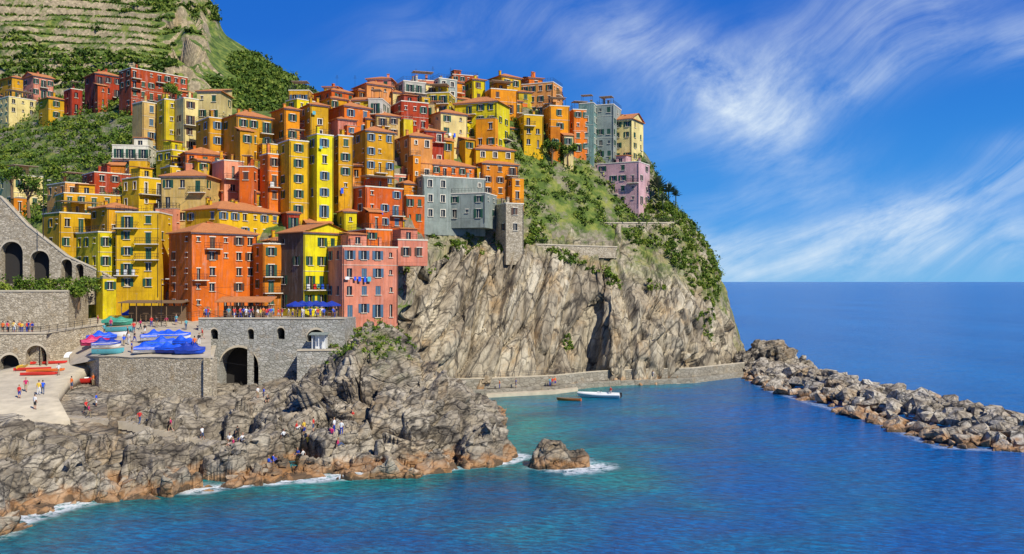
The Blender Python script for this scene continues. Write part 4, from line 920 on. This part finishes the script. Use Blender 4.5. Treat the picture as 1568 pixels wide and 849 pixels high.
PL=[(17,628,'stand'),(24,629,'stand'),(54,627,'stand'),(77,628,'walk'),(132,634,'walk'),(141,628,'stand'),(148,622,'stand'),(40,600,'walk'),(110,590,'stand'),(143,585,'stand'),(60,605,'stand'),(66,604,'walk'),(90,575,'walk'),(30,610,'stand'),
   (357,682,'sit'),(368,690,'stand'),(372,676,'sit'),(364,668,'stand'),(352,676,'sit'),(362,684,'sit'),(435,670,'sit'),(442,672,'sit'),(455,666,'sit'),(466,666,'stand'),(448,676,'sit'),(512,672,'stand'),(518,678,'sit'),(508,680,'sit'),(523,672,'stand'),(412,700,'sit'),(419,702,'sit'),(427,698,'sit'),(456,698,'sit'),(464,700,'sit'),(472,694,'stand'),(404,612,'stand'),(410,616,'sit'),(395,610,'stand'),(480,660,'stand'),(540,640,'sit'),
   (190,530,'walk'),(197,528,'stand'),(206,524,'walk'),(205,510,'stand'),(215,505,'walk'),(232,500,'stand'),(170,505,'stand'),(160,512,'walk'),(298,535,'stand'),(305,528,'stand'),(150,500,'stand'),(222,512,'stand'),(240,502,'stand'),(255,500,'walk'),(270,498,'stand'),(285,505,'stand'),(310,520,'walk'),(202,540,'stand'),(196,518,'walk')]
for px,py,po in PL:
    x,y,z=onG(px,py); person(x,y,z-.02,po)
for t in (0.4,1.3,1.9,2.5):
    i=min(2,int(t)); a=sp_[i].lerp(sp_[i+1],t-i); kk=math.floor(t/3*ns)*3/ns; j=min(2,int(kk)); person(a.x,a.y,tg[j]+(tg[j+1]-tg[j])*(kk-j),'walk')
for k in range(48):
    px=R.uniform(308,522);D=R.choice([R.uniform(140,141.2),R.uniform(140,144)]); person((px-784)/F*D,D,zT+.005,R.choice(['stand','walk','stand']))
for px in (842,850,846,700,1000,790,765): 
    D=np.interp(px,[q_[0] for q_ in qp],[q_[1] for q_ in qp])+1.2; person((px-784)/F*D,D,1.1,'stand')
for k in range(12):
    px=R.uniform(0,60); D=131.5; person((px-784)/F*D,D,zat(512,129),'stand')
p=Wz(935,168,.35); person(p[0],168,.25,'stand')
# ---------------------------------------------------------------- light, sky, camera
SA=math.radians(42); EL=math.radians(43)
sd=Vector((math.sin(SA)*math.cos(EL),-math.cos(SA)*math.cos(EL),math.sin(EL)))
sl_=bpy.data.lights.new('sun','SUN'); sl_.energy=5.0; sl_.angle=math.radians(.5); sl_.color=(1,.95,.84); so=bpy.data.objects.new('sun',sl_); COL.objects.link(so)
so.rotation_euler=sd.to_track_quat('Z','Y').to_euler()
w=bpy.data.worlds.new('World'); scene.world=w; w.use_nodes=True
class WN(NT):
    def __init__(s,t): s.t=t
N=WN(w.node_tree); bg=w.node_tree.nodes['Background']
sky=N.n('ShaderNodeTexSky'); sky.sky_type='NISHITA'; sky.sun_disc=False; sky.sun_elevation=EL; sky.sun_rotation=math.pi-SA; sky.air_density=1.0; sky.dust_density=.2; sky.ozone_density=3
tc=N.n('ShaderNodeTexCoord'); sp=N.n('ShaderNodeSeparateXYZ',i0=tc.outputs['Generated'])
az=math_(N,'ARCTAN2',sp.outputs[0],sp.outputs[1]); el=math_(N,'ARCSINE',sp.outputs[2])
grad=ramp(N,mapr(N,el,0,1.2),[(0,(.13,.52,.98)),(.06,(.035,.35,.95)),(.22,(.003,.16,.74)),(.8,(.003,.07,.36))])
grad=N.n('ShaderNodeVectorMath',_operation='SCALE',i0=grad,Scale=8.6).outputs[0]
tint=mix(N,.92,sky.outputs[0],grad)
def ellipse(a0,e0,la,lb,ang,amp):
    dx=math_(N,'SUBTRACT',az,a0);dy=math_(N,'SUBTRACT',el,e0);ca,sa=math.cos(math.radians(ang)),math.sin(math.radians(ang))
    u_=math_(N,'ADD',math_(N,'MULTIPLY',dx,ca/la),math_(N,'MULTIPLY',dy,sa/la)); v_=math_(N,'ADD',math_(N,'MULTIPLY',dx,-sa/lb),math_(N,'MULTIPLY',dy,ca/lb))
    r2=math_(N,'ADD',math_(N,'MULTIPLY',u_,u_),math_(N,'MULTIPLY',v_,v_)); return math_(N,'MULTIPLY',math_(N,'POWER',2.718,math_(N,'MULTIPLY',r2,-1.0)),amp)
tot=None
for E_ in [(.13,.255,.12,.04,-18,.5),(.25,.18,.13,.045,-38,.55),(.37,.265,.22,.045,24,.6),(.37,.20,.11,.022,25,.6),(.38,.035,.26,.032,3,.85),(.44,.075,.17,.022,20,.75),(.25,.085,.08,.015,5,.35),(-.09,.27,.09,.03,10,.3),(.53,.235,.05,.02,15,.6),(.53,.13,.04,.015,0,.5),(.20,.03,.1,.022,-5,.5)]:
    g=ellipse(*E_); tot=g if tot is None else math_(N,'ADD',tot,g)
tot=math_(N,'MINIMUM',tot,.95)
cv=N.n('ShaderNodeCombineXYZ',i0=az,i1=el,i2=0.0)
rt=N.n('ShaderNodeMapping',Vector=cv.outputs[0],Rotation=(0,0,math.radians(-24))); mp=N.n('ShaderNodeMapping',Vector=rt.outputs[0],Scale=(4,17,1))
wp=N.n('ShaderNodeTexNoise',Vector=cv.outputs[0],Scale=3.2,Detail=2.0); ad=N.n('ShaderNodeVectorMath',_operation='MULTIPLY_ADD'); N.t.links.new(wp.outputs['Color'],ad.inputs[0]); ad.inputs[1].default_value=(2.0,3.2,0); N.t.links.new(mp.outputs[0],ad.inputs[2])
st=noise(N,ad.outputs[0],1.5,13,.66,0.0); soft=noise(N,cv.outputs[0],8.0,5,.6)
cl=math_(N,'MULTIPLY',tot,mapr(N,st,0.34,0.68,0.10,1.0)); cl=math_(N,'MULTIPLY',cl,mapr(N,soft,.35,.6,.5,1.0)); cl=math_(N,'MULTIPLY',cl,1.0,True)
cc_=mix(N,cl,tint,(7.8,8.9,9.8))
N.t.links.new(cc_,bg.inputs[0]); bg.inputs[1].default_value=.1
cam=bpy.data.cameras.new('camera'); cam.sensor_width=36; cam.lens=36*F/1568; cam.clip_start=.5; cam.clip_end=60000
co=bpy.data.objects.new('camera',cam); COL.objects.link(co); co.location=(0,0,H); co.rotation_euler=(math.radians(90+.274),0,0); scene.camera=co
scene.view_settings.view_transform='Standard'; scene.view_settings.look='None'; scene.view_settings.exposure=0
